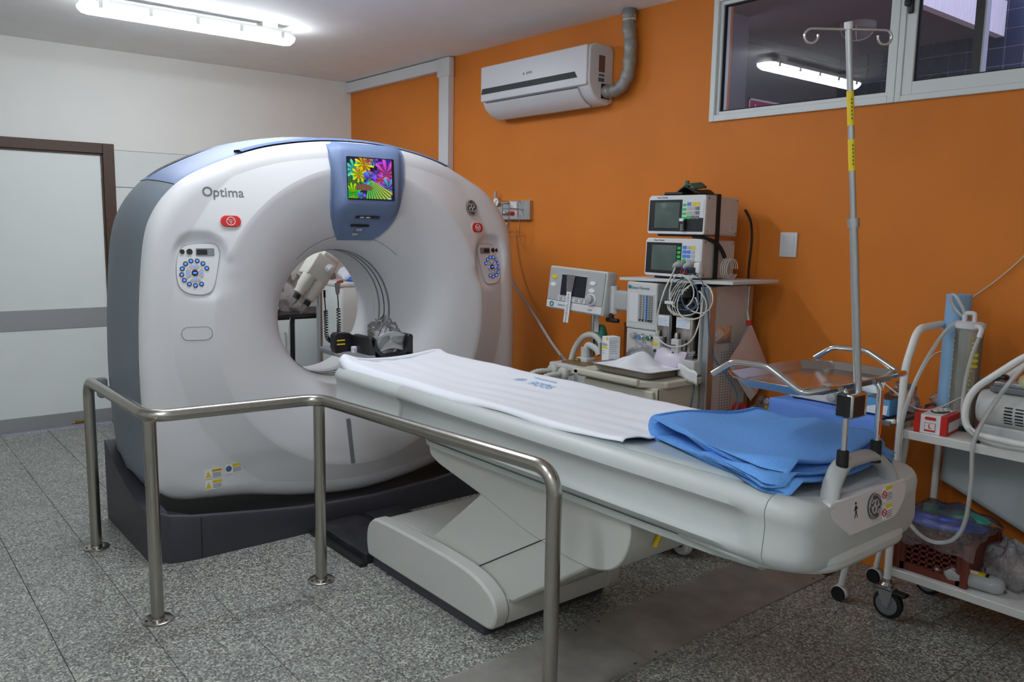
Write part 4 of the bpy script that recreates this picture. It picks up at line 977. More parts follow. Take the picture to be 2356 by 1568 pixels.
# ---------------- two stacked monitors
def monitor(name, label, x0, z0, W, Hh, dark_right, group):
    r = root(name, label, 'monitor', (x0+W/2, -.27, z0), group)
    M = Matrix.Translation((0, -.40, z0)) @ Matrix.Rotation(-.03, 4, 'X') @ Matrix.Translation((0, .40, -z0))
    def T(mb): return mb.xf(M)
    y0, y1 = -.40, -.15
    oc = [(x0+.008, z0), (x0+W-.008, z0), (x0+W, z0+.008), (x0+W, z0+Hh-.008), (x0+W-.008, z0+Hh), (x0+.012, z0+Hh), (x0, z0+Hh-.014), (x0, z0+.01)]
    obj('case', T(MB().prism(oc, y0, y1, 'y')), mat('case_grey', (196, 188, 182), .5) if 'case_grey' not in MATS else 'case_grey', r, bevel=.003)
    obj('front_frame', T(MB().prism(oc, y0-.012, y0, 'y')), 'plastic_white', r, bevel=.003)
    xs = x0+W*(.61 if not dark_right else .66)
    obj('screen_surround', T(MB().box(x0+.008, xs, y0-.0135, y0-.011, z0+.014, z0+Hh-.022)), 'black_plastic', r)
    sw0, sw1, sz0, sz1 = x0+.045, x0+W*.60-.012, z0+.03, z0+Hh-.035
    obj('crt', T(MB().grid(lambda a, b_: (sw0+(sw1-sw0)*a, y0-.0145-.008*math.sin(pi*a)*math.sin(pi*b_), sz0+(sz1-sz0)*b_), 8, 8)), 'screen_green', r, smooth=60, label='dull green cathode ray tube screen')
    obj('key_panel', T(MB().box(xs, x0+W-.01, y0-.0135, y0-.011, z0+Hh*.42, z0+Hh-.022)), 'plastic_white', r)
    obj('socket_panel', T(MB().box(xs-.004, x0+W-.01, y0-.0138, y0-.011, z0+.014, z0+Hh*.42)), 'black_plastic', r)
    ox = xs+.014 if not dark_right else xs-.016
    cols = [['btn_blue', 'yellow', 'yellow'], ['btn_grey', 'btn_grey', 'btn_dark'], ['btn_grey', 'btn_grey', 'btn_dark'], ['green', 'btn_dark', 'btn_dark']] if not dark_right else [['btn_blue', 'btn_grey', 'yellow'], ['btn_blue', 'btn_blue', 'btn_grey'], ['btn_blue', 'btn_blue', 'btn_grey'], ['green', 'btn_grey', 'btn_grey']]
    for q in range(4):
        zc = z0+Hh-.044-q*.0215
        obj('key', T(MB().box(ox-.0105, ox+.0105, y0-.0155, y0-.013, zc-.0105, zc+.0025)), 'green', r)
        bx_ = xs+(.042 if not dark_right else .017)
        for c in range(3):
            xc = bx_+c*.0265
            obj('key', T(MB().box(xc-.0112, xc+.0112, y0-.0155, y0-.013, zc-.0083, zc+.0083)), cols[q][c], r)
    if not dark_right:
        obj('sensor_socket', T(MB().bbox(xs-.002, xs+.03, y0-.03, y0-.013, z0+.025, z0+.072, .004)), 'black_plastic', r); obj('sensor_cap', T(MB().bbox(xs, xs+.026, y0-.034, y0-.028, z0+.062, z0+.078, .003)), 'paper', r)
        obj('sample_cup', T(MB().lathe([(.009, z0+.018), (.010, z0+.05)], (xs+.016, y0-.026, 0), n=12)), 'jar_clear', r)
    else:
        for z in (z0+Hh*.42-.006, z0+.042): obj('blue_line', T(MB().box(xs, x0+W-.012, y0-.0145, y0-.0135, z, z+.003)), 'btn_blue', r)
        for x in (xs+.012, xs+.036): obj('red_socket', T(MB().lathe([(.005, y0-.014), (.009, y0-.014), (.009, y0-.017), (.005, y0-.017)], (x, 0, z0+.028), 'y', 16, False)), 'red', r)
    obj('foot_bar', T(MB().bbox(x0+.05, x0+W-.05, y0+.01, y0+.05, z0-.010, z0+.002, .003)), 'black_plastic', r)
    for y, z in ((y0+.012, z0+.015), (y0+.012, z0+Hh-.015), (y1-.012, z0+.015), (y1-.012, z0+Hh-.015)):
        obj('case_screw', T(MB().lathe([(.004, x0+W-.0005), (.004, x0+W+.001)], (0, y, z), 'x', 8)), 'print_dark', r)
    st = obj('rating_label', T(MB().box(x0+W, x0+W+.0006, y1-.06, y1-.025, z0+.025, z0+.07)), 'plastic_white', r)
    mk = MB()
    for q in range(5): mk.box(x0+W+.0005, x0+W+.001, y1-.055+.004*(q % 2), y1-.03, z0+.03+q*.008, z0+.033+q*.008)
    obj('label_text', T(mk), 'btn_dark', st)
    text('lettering', 'Datex Ohmeda', .011, M @ frame((x0+.09, y0-.0128, z0+Hh-.011), (1, 0, 0), (0, 0, 1)), 'print_grey', r)
    return r
monitor('patient_monitor', 'cream patient monitor on top of the stack, with yellow, grey and green keys', 3.925, 1.531, .362, .192, False, 'stacked patient monitors')
monitor('patient_monitor', 'cream patient monitor at the bottom of the stack, with two cable plugs in its sockets', 3.915, 1.318, .362, .192, True, 'stacked patient monitors')
sb = root('black_strap', 'black strap tied round both monitors', 'strap', (4.28, -.28, 1.31))
obj('strap_band', MB().box(4.286, 4.291, -.325, -.295, 1.31, 1.728).box(3.92, 4.289, -.325, -.295, 1.725, 1.729), 'black_rubber', sb)
obj('strap_tail', MB().tube(smooth_path([(4.20, -.385, 1.523), (4.27, -.375, 1.515), (4.295, -.32, 1.49), (4.295, -.27, 1.45), (4.296, -.25, 1.42)], 6), .010, 6), 'black_rubber', sb, smooth=50)
cf = root('pressure_cuff', 'crumpled dark green and black pressure cuff lying on the upper monitor', 'cuff', (4.1, -.29, 1.73))
obj('cuff_roll', MB().grid(lambda a, b_: (4.10+.13*(a-.5)*2*.6, -.32+.12*b_, 1.733+.03*math.sin(pi*a)*(1+.3*math.sin(6*a+2*b_))), 16, 8), mat('cuff_black', (34, 36, 36), .6), cf, smooth=60, solid=.008)
obj('cuff_flap', MB().grid(lambda a, b_: (4.075+.075*a, -.33+.1*b_, 1.765+.016*math.sin(pi*a*1.2)+.012*b_), 8, 6), mat('cuff_green', (70, 100, 88), .7), cf, smooth=60, solid=.006)
obj('cuff_tail', MB().bbox(4.085, 4.105, -.325, -.31, 1.765, 1.80, .004), MATS['cuff_green'], cf)
obj('cuff_bladder', MB().bbox(3.98, 4.10, -.36, -.22, 1.727, 1.742, .007), 'black_plastic', cf, smooth=40)
# cables
def cable(name, label, pts, r, mm, group=None, cat='cable'):
    o = obj(name, MB().tube(smooth_path(pts, 7), r, 6), mm, smooth=60); return tag(o, label, cat, group)
for k, (x, mm, lab, pts) in enumerate(((4.155, 'cable_white', 'white plug and cable hanging in a long loop from the lower monitor', [(4.155, -.45, 1.375), (4.15, -.47, 1.33), (4.13, -.50, 1.25), (4.11, -.52, 1.12), (4.13, -.53, 1.02), (4.22, -.53, .985), (4.32, -.52, 1.02), (4.355, -.50, 1.12), (4.36, -.49, 1.24)]),
                                 (4.22, 'cable_blue', 'grey-blue plug and cable hanging from the lower monitor', [(4.22, -.45, 1.375), (4.215, -.47, 1.33), (4.20, -.49, 1.27), (4.18, -.50, 1.15), (4.175, -.50, 1.02), (4.19, -.50, .95)]))):
    r_ = root('monitor_plug_cable', lab, 'cable', (x, -.45, 1.0), 'plugs of the lower monitor')
    obj('plug', MB().tube(smooth_path([(x+.02, -.415, 1.385), (x+.01, -.44, 1.385), (x-.005, -.452, 1.378), (x-.008, -.455, 1.365)], 4), [.013, .015, .016, .016, .016, .015, .014, .012, .011, .010, .009, .008, .006][:13], 12), 'plastic_grey', r_, smooth=60)
    obj('cord', MB().tube(smooth_path(pts, 7), .0042 if k == 0 else .0026, 6), mm, r_, smooth=60)
lb_ = root('cable_bundle', 'tangle of looped white and grey sensor cables in front of the monitor shelf', 'cable', (4.30, -.49, 1.1))
rnd = random.Random(3)
for k in range(7):
    cx, cz_, rx, rz = 4.29+rnd.uniform(-.05, .05), 1.235+rnd.uniform(-.035, .03), .065+rnd.uniform(-.015, .035), .07+rnd.uniform(-.02, .025); ph = rnd.uniform(0, 6); yy = -.488-.005*k
    obj('cable_loop', MB().tube([(cx+rx*math.cos(t+ph), yy+.01*math.sin(2*t), cz_+rz*math.sin(t+ph)) for t in [2*pi*i/30 for i in range(27)]], .0038 if k % 3 else .0026, 6), 'cable_white' if k % 3 else 'cable_blue', lb_, smooth=60)
for k in range(5): obj('lead', MB().tube(smooth_path([(4.30+.004*k, -.46, 1.35), (4.22+.012*k, -.50, 1.30), (4.17+.015*k, -.51, 1.22), (4.165+.015*k, -.51, 1.17), (4.20+.01*k, -.50, 1.135)], 6), .0022, 5), 'cable_white', lb_, smooth=60)
obj('lead_clip', MB().bbox(4.15, 4.205, -.52, -.505, 1.19, 1.205, .003), 'plastic_white', lb_)
obj('finger_sensor', MB().bbox(4.285, 4.325, -.48, -.45, 1.345, 1.40, .01), 'plastic_white', lb_, smooth=40); obj('sensor_grip', MB().bbox(4.282, 4.30, -.485, -.455, 1.34, 1.375, .005), 'black_plastic', lb_)
for k in range(4): obj('side_coil', MB().tube([(4.30+.012*k, -.24+.045*math.cos(t), 1.365+.05*math.sin(t)) for t in [2*pi*i/22 for i in range(21)]], .0026, 5), 'cable_white', lb_, smooth=60)
cable('blue_cable', 'dark blue cable running down the front of the machine side panel', [(4.335, -.47, 1.30), (4.37, -.465, 1.2), (4.385, -.46, 1.05), (4.40, -.44, .95), (4.44, -.38, .86), (4.47, -.34, .78), (4.47, -.33, .70), (4.42, -.36, .62)], .0038, 'cable_blue')
cable('black_power_cable', 'black power cable running down behind the stacked monitors', [(4.30, -.11, 1.66), (4.325, -.09, 1.60), (4.33, -.08, 1.50), (4.325, -.085, 1.36), (4.33, -.09, 1.25), (4.325, -.085, 1.1)], .006, 'black_rubber')
cable('drawer_side_cable', 'thin dark cable hanging beside the drawers of the machine', [(4.34, -.50, .87), (4.342, -.50, .82), (4.338, -.51, .72), (4.33, -.52, .65), (4.335, -.52, .58)], .0034, 'cable_blue')
# things on the worktop
tr2 = root('steel_instrument_tray', 'shallow stainless steel tray on the machine worktop', 'tray', (4.06, -.66, .85))
R = [[(a, b_, z) for a, b_ in rrect(x0, x1, y0, y1, .03, 4)] for z, x0, x1, y0, y1 in ((.851, 3.93, 4.27, -.755, -.54), (.885, 3.905, 4.295, -.78, -.52), (.887, 3.897, 4.303, -.788, -.512), (.888, 3.905, 4.295, -.78, -.52), (.855, 3.932, 4.268, -.752, -.543))]
obj('tray_pan', MB().rings(R, True, True, True), 'tray_steel', tr2, smooth=40)
cl = obj('crumpled_gauze', MB().grid(lambda a, b_: (3.915+.37*a, -.77+.24*b_, .884+(.075*math.exp(-((a-.42)/.2)**2-((b_-.75)/.4)**2)+.012*math.sin(9*a+4*b_)*math.sin(7*b_+2)+.010*math.sin(21*a-5*b_))*math.sin(pi*min(1, max(0, a)))**.5*math.sin(pi*b_)**.5), 34, 24), 'cloth_white', smooth=80); tag(cl, 'crumpled white cloth heaped in the steel tray', 'cloth')
bxx = root('medicine_carton', 'tall white carton with yellow bands standing on the worktop', 'carton', (3.87, -.59, .845))
BM = Matrix.Translation((3.875, -.60, .847)) @ Matrix.Rotation(-.22, 4, 'Z')
obj('carton', MB().bbox(-.032, .032, -.035, .035, 0, .155, .002).xf(BM), 'paper', bxx)
obj('yellow_band', MB().box(-.031, .022, -.0356, -.0345, .093, .103).box(.008, .024, -.0356, -.0345, .138, .154).xf(BM), 'yellow', bxx)
text('lettering', 'SEVO', .019, BM @ frame((-.002, -.0358, .113), (1, 0, 0), (0, 0, 1)), 'cable_blue', bxx)
mk = MB()
for q in range(7): mk.box(.0318, .0326, -.028, .02-.006*(q % 3), .07+q*.010, .073+q*.010)
for q in range(2): mk.box(-.028, .0-.008*q, -.0357, -.0348, .066+q*.012, .070+q*.012)
obj('small_print', mk.xf(BM), 'btn_grey', bxx)
def bagobj(name, label, cx, cy, cz_, sx, sy, sz, mm, seed, cat='bag', flat=.35):
    rn = random.Random(seed); ph = [rn.uniform(0, 6) for _ in range(9)]
    R = []; nu, nv = 26, 14
    for j in range(nv+1):
        t = pi*j/nv; ring_ = []
        for i in range(nu):
            a = 2*pi*i/nu; s_ = math.sin(t)
            d = 1+.16*math.sin(3*a+ph[0]+2*t)+.12*math.sin(5*a+ph[1]-3*t)+.10*math.sin(7*t+ph[2]+a*2)+.07*math.sin(11*a+ph[3]+4*t)
            zz = -math.cos(t)*d; zz = max(zz, -flat)
            ring_.append((cx+sx*s_*math.cos(a)*d, cy+sy*s_*math.sin(a)*d, cz_+sz*(zz+flat)))
        R.append(ring_)
    return tag(obj(name, MB().rings(R, True, True, True), mm, smooth=70), label, cat)
bagobj('wrapped_tubing_pack', 'clear wrapped pack of grey tubing behind the cloth tray', 4.0, -.475, .85, .12, .05, .062, 'bag_silver', 5, 'pack', .6)
pm = root('mask_pack', 'transparent lilac-edged mask pack leaning behind the steel tray', 'pack', (4.18, -.48, .85))
PMx = frame((4.16, -.505, .905), (1, .05, -.08), (0, .35, 1))
obj('pouch', MB().grid(lambda a, b_: PMx @ Vector((-.15+.30*a, -.055+.135*b_+.012*math.sin(pi*a), .012*math.sin(pi*a)*math.sin(pi*b_)+.004*math.sin(14*a+9*b_))), 16, 10), 'bag_clear', pm, smooth=60)
obj('mask_cushion', MB().grid(lambda a, b_: PMx @ Vector((-.07+.18*a, -.04+.105*b_, .004+.030*math.sin(pi*a)**.6*math.sin(pi*b_)**.6)), 12, 10), mat('mask_lilac', (214, 206, 222), .35), pm, smooth=60)
obj('mask_rim', MB().tube([PMx @ Vector((.015+.075*math.cos(2*pi*k/24), .0+.044*math.sin(2*pi*k/24), .006)) for k in range(24)], .005, 6, closed=True), mat('rim_lilac', (160, 140, 190), .35, alpha=.8), pm, smooth=60)
sl = tag(obj('sealed_paper_pouch', MB().grid(lambda a, b_: (4.285+.14*a, -.56-.03*a+.01*math.sin(3*a), .885-.055*a*.5+(.062)*(b_-.5)+.004*math.sin(9*a)), 10, 4), 'paper', smooth=60, solid=.002), 'flat white sealed pouch sticking out beside the drawers', 'pouch')
# side: ribbon packs, paper sheaf, waste bags
hx = RX+.03
sf = root('paper_sheaf', 'sheaf of striped printer paper hanging by a corner from the machine side', 'paper', (hx, -.2, .7))
for k in range(4):
    o_ = -.004*k
    ptsf = [(-.19, 1.095), (-.335-.01*k, .90+.01*k), (-.135+.006*k, .70+.012*k), (-.045, .895)]
    obj('sheet_page', MB().grid(lambda a, b_: (hx+.016+.006*k+.012*math.sin(pi*a)*math.sin(pi*b_*.8), *( [ (1-a)*(1-b_)*ptsf[0][q]+a*(1-b_)*ptsf[1][q]+a*b_*ptsf[2][q]+(1-a)*b_*ptsf[3][q] for q in (0, 1)] )), 10, 10), mat('stripe_paper', (214, 190, 184), .8, noise=.08, scale=120, tscale=(1, 6, .4)) if k == 3 and 'stripe_paper' not in MATS else ('paper' if k < 3 else 'stripe_paper'), sf, smooth=60)
obj('string', MB().tube([(hx, -.185, 1.16), (hx+.02, -.19, 1.10)], .004, 6), 'cable_white', sf); obj('clip', MB().bbox(hx+.005, hx+.03, -.20, -.18, 1.09, 1.115, .004), 'red', sf)
bagobj('red_waste_bag', 'translucent red waste bag hanging beside the machine', hx+.05, -.27, .50, .05, .09, .10, 'bag_red', 11, 'bag', .9)
wbg = bagobj('clear_waste_bag', 'clear waste bag with orange scraps hanging beside the machine', hx+.06, -.10, .50, .05, .085, .11, 'bag_clear', 12, 'bag', .9)
for k in range(7):
    rn = random.Random(40+k); tag(obj('crumpled_wrapper', MB().lathe([(.004, 0), (.014, .006), (.016, .016), (.010, .026), (.003, .03)], (hx+.09+rn.uniform(-.02, .01), -.10+rn.uniform(-.05, .05), .58+rn.uniform(0, .13)), n=8), ['orange_plastic', 'yellow', 'red', 'green', 'paper', 'amber', 'yellow'][k], smooth=60), ['orange', 'bright yellow', 'red', 'green', 'white', 'amber', 'small yellow'][k]+' crumpled wrapper inside the clear waste bag', 'wrapper', 'wrappers in the waste bag')
ptch = tag(obj('taped_pouch', MB().grid(lambda a, b_: (RX+.004+.02*math.sin(pi*a)*math.sin(pi*b_), -.40+.13*a, 1.005+.085*b_-.012*math.exp(-((a-.5)/.12)**2)*b_), 12, 10), 'pouch_white', smooth=60), 'pale pouch taped on the machine side', 'pouch')
# ================================================================ WHITE TROLLEY ON THE RIGHT
tl = root('white_trolley', 'white enamelled two-shelf tube trolley on castors at the right edge', 'trolley', (5.68, -.27, 0))
X0, X1, Y0, Y1 = 5.325, 6.03, -.455, -.09
for x in (X0, X1):
    obj('side_frame', MB().tube(fillet([(x, Y0, .115), (x, Y0, 1.03), (x+.012, Y0+.055, 1.185), (x+.012, Y1-.05, 1.19), (x, Y1, 1.06), (x, Y1, .115)], .05, 6), .0145, 14), 'metal_white', tl, smooth=50)
for z, nm in ((.765, 'middle_shelf'), (.19, 'lower_shelf')):
    R = [[(a, b_, zz) for a, b_ in ((x0, y0), (x1, y0), (x1, y1), (x0, y1))] for zz, x0, x1, y0, y1 in ((z-.015, X0+.006, X1-.006, Y0+.012, Y1-.012), (z+.018, X0+.006, X1-.006, Y0+.004, Y1-.004), (z+.02, X0+.006, X1-.006, Y0+.006, Y1-.006))]
    obj(nm, MB().rings(R, True, True, True), 'metal_white', tl, bevel=.003)
for x, y in ((X0, Y0), (X1, Y0), (X0, Y1), (X1, Y1)):
    c = obj('castor', MB().lathe([(.02, y-.014), (.045, y-.016), (.058, y-.012), (.061, y), (.058, y+.012), (.045, y+.016), (.02, y+.014)], (x+.012, 0, .061), 'y', 28), 'black_rubber', tl, smooth=50)
    obj('castor_disc', MB().lathe([(.006, y-.0185), (.03, y-.0175), (.042, y-.0185), (.044, y-.017)], (x+.012, 0, .061), 'y', 24), 'mid_grey', c, smooth=50)
    obj('castor_fork', MB().prism([(x-.03, .125), (x+.035, .125), (x+.03, .09), (x+.02, .05), (x+.004, .05), (x-.015, .09)], y-.024, y-.019, 'y').prism([(x-.03, .125), (x+.035, .125), (x+.02, .05), (x+.004, .05)], y+.019, y+.024, 'y').box(x-.03, x+.035, y-.024, y+.024, .122, .128), 'alu', c)
    obj('castor_stem', MB().lathe([(.026, .128), (.028, .14), (.018, .15), (.018, .165)], (x, y, 0), n=18), 'chrome', c, smooth=40)
    obj('brake_pedal', MB().bbox(x+.03, x+.085, y-.02, y+.02, .108, .122, .004), 'black_plastic', c)
    obj('axle', MB().lathe([(.006, y-.026), (.004, y-.029)], (x+.012, 0, .061), 'y', 10), 'chrome', c)
tag(obj('grey_plastic_sheet', MB().grid(lambda a, b_: (5.36+.66*a, -.115+.012*math.sin(9*a+2*b_)-.05*b_*(.5+.5*math.sin(4*a)), .745-.36*b_*(.6+.4*min(1, a*1.8))+.02*math.sin(5*a)*b_), 30, 14), mat('cloth_grey', (176, 184, 188), .6, bump=.1, bscale=20), smooth=70, solid=.002), 'grey plastic sheet hanging behind the trolley below the middle shelf', 'sheet')
gl = root('glove_box', 'red and white box of gloves marked L on the trolley shelf', 'box', (5.43, -.36, .786))
GM = Matrix.Translation((5.375, -.445, .786)) @ Matrix.Rotation(.10, 4, 'Z')
obj('carton', MB().box(0, .118, 0, .19, 0, .074).xf(GM), 'paper', gl, bevel=.001)
obj('red_edge', MB().box(-.0006, .022, -.0008, .1906, .0, .0748).xf(GM), 'red', gl); obj('red_edge', MB().box(.095, .1188, -.0008, .1906, .0, .0748).xf(GM), 'red', gl)
obj('opening', MB().prism(ngon(.032, 18, .06, .10, .05), .0742, .0752, 'z').xf(GM), 'black_plastic', gl)
for k in range(3): obj('glove_tuft', MB().lathe([(.004, .0745), (.013, .076), (.010, .084), (.003, .088)], (.05+.012*k, .085+.015*k, 0), n=9).xf(GM), 'plastic_cream', gl, smooth=60)
obj('side_print', MB().box(.1186, .1192, .02, .17, .012, .05).xf(GM), 'paper', gl)
FMx = GM @ frame((.058, -.0012, .025), (1, 0, 0), (0, 0, 1))
decal('size_frame', FMx, [(-.02, -.016), (.02, -.016), (.02, .018), (-.02, .018)], 'red', gl, .0008); decal('size_field', FMx, [(-.0185, -.009), (.0185, -.009), (.0185, .0165), (-.0185, .0165)], 'paper', gl, .0012)
text('lettering', 'L', .022, FMx @ Matrix.Translation((0, .0035, .0014)), 'red', gl, bold=.0008); decal('brand_patch', FMx @ Matrix.Translation((0, .035, 0)), rrect(-.02, .02, -.006, .006, .004, 3), 'red', gl, .0008)
pr_ = root('blue_paper_roll', 'tall pale blue roll of examination paper standing on the trolley', 'paper roll', (5.385, -.165, .786))
obj('roll', MB().lathe([(.047, .786), (.047, 1.315), (.043, 1.315), (.022, 1.313), (.022, 1.30), (.0, 1.30)], (5.385, -.165, 0), n=32), 'roll_blue', pr_, smooth=40)
obj('loose_edge', MB().grid(lambda a, b_: (5.385+(.0475+.006*a)*math.cos(-.55-.5*a), -.165+(.0475+.006*a)*math.sin(-.55-.5*a), .80+.515*b_), 3, 6), 'roll_blue', pr_, smooth=60)
jr = root('suction_jar', 'clear graduated suction jar with yellow scale and white lid', 'jar', (5.468, -.245, .786))
obj('jar', MB().lathe([(.046, .80), (.047, .81), (.051, 1.19), (.049, 1.19), (.045, .812)], (5.468, -.245, 0), n=32), 'jar_clear', jr, smooth=40)
obj('jar_base', MB().lathe([(.046, .786), (.05, .788), (.05, .802), (.046, .806)], (5.468, -.245, 0), n=28), 'black_plastic', jr, smooth=40)
obj('jar_lid', MB().lathe([(.052, 1.188), (.056, 1.192), (.056, 1.208), (.045, 1.216), (.0, 1.218)], (5.468, -.245, 0), n=32), 'plastic_white', jr, smooth=40)
obj('lid_port', MB().tube(fillet([(5.485, -.25, 1.215), (5.485, -.25, 1.25), (5.45, -.255, 1.25), (5.45, -.255, 1.215)], .01, 4), .009, 10), 'plastic_white', jr, smooth=50)
obj('lid_spout', MB().tube(fillet([(5.505, -.28, 1.203), (5.535, -.30, 1.203), (5.53, -.31, 1.165)], .02, 4), .010, 10), 'plastic_white', jr, smooth=50)
mk = MB()
for q in range(18):
    a = -2.35; z = .84+q*.0185; w_ = .12 if q % 2 else .2
    for a0 in (-2.5, -1.0): mk.rings([[(5.468+.0525*math.cos(a0+t), -.245+.0525*math.sin(a0+t), z), (5.468+.0525*math.cos(a0+t), -.245+.0525*math.sin(a0+t), z+.005)] for t in (0, w_*.5, w_)], False)
for q in range(3): mk.rings([[(5.468+.0525*math.cos(-.9+t), -.245+.0525*math.sin(-.9+t), 1.04+q*.022), (5.468+.0525*math.cos(-.9+t), -.245+.0525*math.sin(-.9+t), 1.052+q*.022)] for t in (0, .25, .5)], False)
obj('scale_marks', mk, 'scale_yellow', jr)
obj('drain_hook', MB().tube(fillet([(5.40, -.275, .80), (5.40, -.275, .875), (5.415, -.285, .875), (5.415, -.285, .80)], .008, 4), .003, 6), 'chrome', jr)
pu = root('suction_pump', 'white electric suction pump with vent slots in a tube carrying frame', 'pump', (5.72, -.30, .79))
obj('motor_body', MB().lathe([(.04, 5.555), (.062, 5.562), (.071, 5.59), (.072, 5.65), (.072, 5.86), (.066, 5.90), (.04, 5.91)], (0, -.305, .905), 'x', 32), 'machine_grey', pu, smooth=40)
obj('pump_foot', MB().bbox(5.58, 5.90, -.36, -.25, .80, .845, .006), 'machine_grey', pu)
for a in range(2):
    for q in range(6):
        th = -2.55+q*.155; xx = 5.665+a*.037
        obj('vent_slot', MB().rings([[(x, -.305+.0727*math.cos(t), .905-.0727*math.sin(t)*-1) for x in (xx, xx+.028)] for t in (pi+.55-q*.17, pi+.63-q*.17)], False), 'black_plastic', pu)
obj('cylinder_head', MB().bbox(5.60, 5.80, -.355, -.255, .972, .995, .006), 'mid_grey', pu); obj('head_fins', MB().bbox(5.61, 5.79, -.345, -.265, .995, 1.012, .004), 'alu', pu)
obj('filter_cup', MB().lathe([(.022, 5.69), (.03, 5.70), (.034, 5.74), (.034, 5.78)], (0, -.32, 1.03), 'x', 20).xf(Matrix.Translation((5.73, -.32, 1.03)) @ Matrix.Rotation(-.6, 4, 'Y') @ Matrix.Translation((-5.73, .32, -1.03))), mat('cup_cream', (206, 198, 160), .4), pu, smooth=40)
obj('filter_neck', MB().cyl((5.75, -.32, 1.05), (5.80, -.32, 1.10), .024, n=16), 'jar_clear', pu, smooth=40)
obj('hose_barb', MB().bbox(5.58, 5.63, -.29, -.25, .995, 1.03, .01), 'black_plastic', pu)
for dy in (-.425, -.20):
    obj('carry_frame', MB().tube(fillet([(5.96, dy, 1.22), (5.76, dy, 1.155), (5.55, dy, .965), (5.55, dy, .815), (5.96, dy, .805)], .085, 8), .013, 12), 'metal_white', pu, smooth=50)
for x in (5.60, 5.90):
    for dy in (-.425, -.20): obj('rubber_foot', MB().lathe([(.012, .786), (.014, .80)], (x, dy, 0), n=12), 'black_rubber', pu)
# tubes round the jar
cable('suction_hose', 'clear suction hose from the jar lid down the trolley front in a wide loop', [(5.425, -.26, 1.212), (5.405, -.32, 1.17), (5.385, -.42, 1.06), (5.36, -.475, .92), (5.345, -.49, .78), (5.345, -.48, .60), (5.36, -.485, .50), (5.40, -.49, .44), (5.46, -.495, .395), (5.52, -.49, .385), (5.58, -.49, .42), (5.61, -.485, .50), (5.615, -.48, .65), (5.61, -.475, .80), (5.66, -.46, .95), (5.74, -.44, 1.10), (5.80, -.40, 1.16)], .0085, 'tube_clear', 'tubing on the trolley', 'hose')
cable('jar_outlet_hose', 'clear hose from the jar spout curling along the shelf to the pump', [(5.53, -.31, 1.165), (5.515, -.33, 1.08), (5.51, -.35, .97), (5.535, -.40, .87), (5.60, -.45, .815), (5.70, -.465, .80), (5.82, -.44, .80)], .0075, 'tube_clear', 'tubing on the trolley', 'hose')
cable('lid_loop_hose', 'short clear hose looped over the jar lid', [(5.452, -.255, 1.235), (5.44, -.26, 1.27), (5.41, -.25, 1.31), (5.385, -.235, 1.315), (5.39, -.24, 1.285), (5.42, -.25, 1.25), (5.45, -.245, 1.225)], .007, 'tube_clear', 'tubing on the trolley', 'hose')
cable('thin_wall_tube', 'thin clear tube trailing up the orange wall behind the paper roll', [(5.20, -.06, .92), (5.24, -.03, 1.03), (5.30, -.02, 1.08), (5.30, -.02, 1.2), (5.36, -.015, 1.28), (5.47, -.012, 1.38), (5.57, -.012, 1.50), (5.60, -.012, 1.62)], .0028, 'hose_white', 'tubing on the trolley', 'tube')
cable('thin_shelf_tube', 'thin clear tube crossing above the glove box to the jar', [(5.20, -.42, .97), (5.30, -.44, .92), (5.37, -.43, .875), (5.43, -.40, .88), (5.50, -.36, .93), (5.55, -.33, .97)], .0028, 'hose_white', 'tubing on the trolley', 'tube')
cable('power_flex', 'white flex hanging down behind the trolley leg', [(5.36, -.06, .75), (5.34, -.05, .68), (5.315, -.045, .58), (5.31, -.045, .45), (5.315, -.05, .33), (5.30, -.05, .25)], .005, 'cable_white')
# lower shelf
bk_ = root('brown_basket', 'dark brown plastic basket with square grid sides on the lower shelf', 'basket', (5.46, -.27, .211))
bx0, bx1, by0, by1, bz0, bz1 = 5.34, 5.60, -.415, -.13, .211, .385
for nm, fx0 in (('front', 0), ('back', 1)):
    y = by0 if nm == 'front' else by1
    g_ = MB(); n_ = 8
    for i in range(n_): xx = bx0+.03+i*(.20/(n_-1)); g_.box(xx-.004, xx+.004, y-.004, y+.004, bz0+.03, bz1-.03)
    for j in range(6): zz = bz0+.03+j*((bz1-bz0-.06)/5); g_.box(bx0+.026, bx0+.234, y-.004, y+.004, zz-.004, zz+.004)
    obj('side_grid', g_, 'brown_plastic', bk_); obj('side_rim', MB().box(bx0, bx1, y-.006, y+.006, bz1-.03, bz1).box(bx0, bx1, y-.006, y+.006, bz0, bz0+.03).box(bx0, bx0+.03, y-.006, y+.006, bz0, bz1).box(bx1-.03, bx1, y-.006, y+.006, bz0, bz1), 'brown_plastic', bk_)
for x in (bx0, bx1): obj('end_wall', MB().bbox(x-.006, x+.006, by0, by1, bz0, bz1, .003), 'brown_plastic', bk_)
for x in (bx0, bx1):
    for y in (by0, by1): obj('corner_post', MB().bbox(x-.014, x+.014, y-.014, y+.014, bz0-.001, bz1, .005), 'brown_plastic', bk_, smooth=40)
obj('bottom', MB().box(bx0, bx1, by0, by1, bz0+.003, bz0+.01), 'brown_plastic', bk_)
hc = root('blue_hose_coil', 'coiled ribbed blue breathing hose in a clear bag on the basket', 'hose', (5.47, -.30, .386))
pts = []
for i in range(150):
    t = i/150*2*pi*3; pts.append((5.475+(.135-.006*(i/50))*math.cos(t), -.30+(.115-.006*(i/50))*math.sin(t), .408+.030*i/150*1.2+.006*math.sin(t*1.5)))
obj('coiled_hose', MB().tube(pts, [.0135*(1+.10*(1 if i % 2 else -1)) for i in range(150)], 10), 'hose_blue', hc, smooth=80)
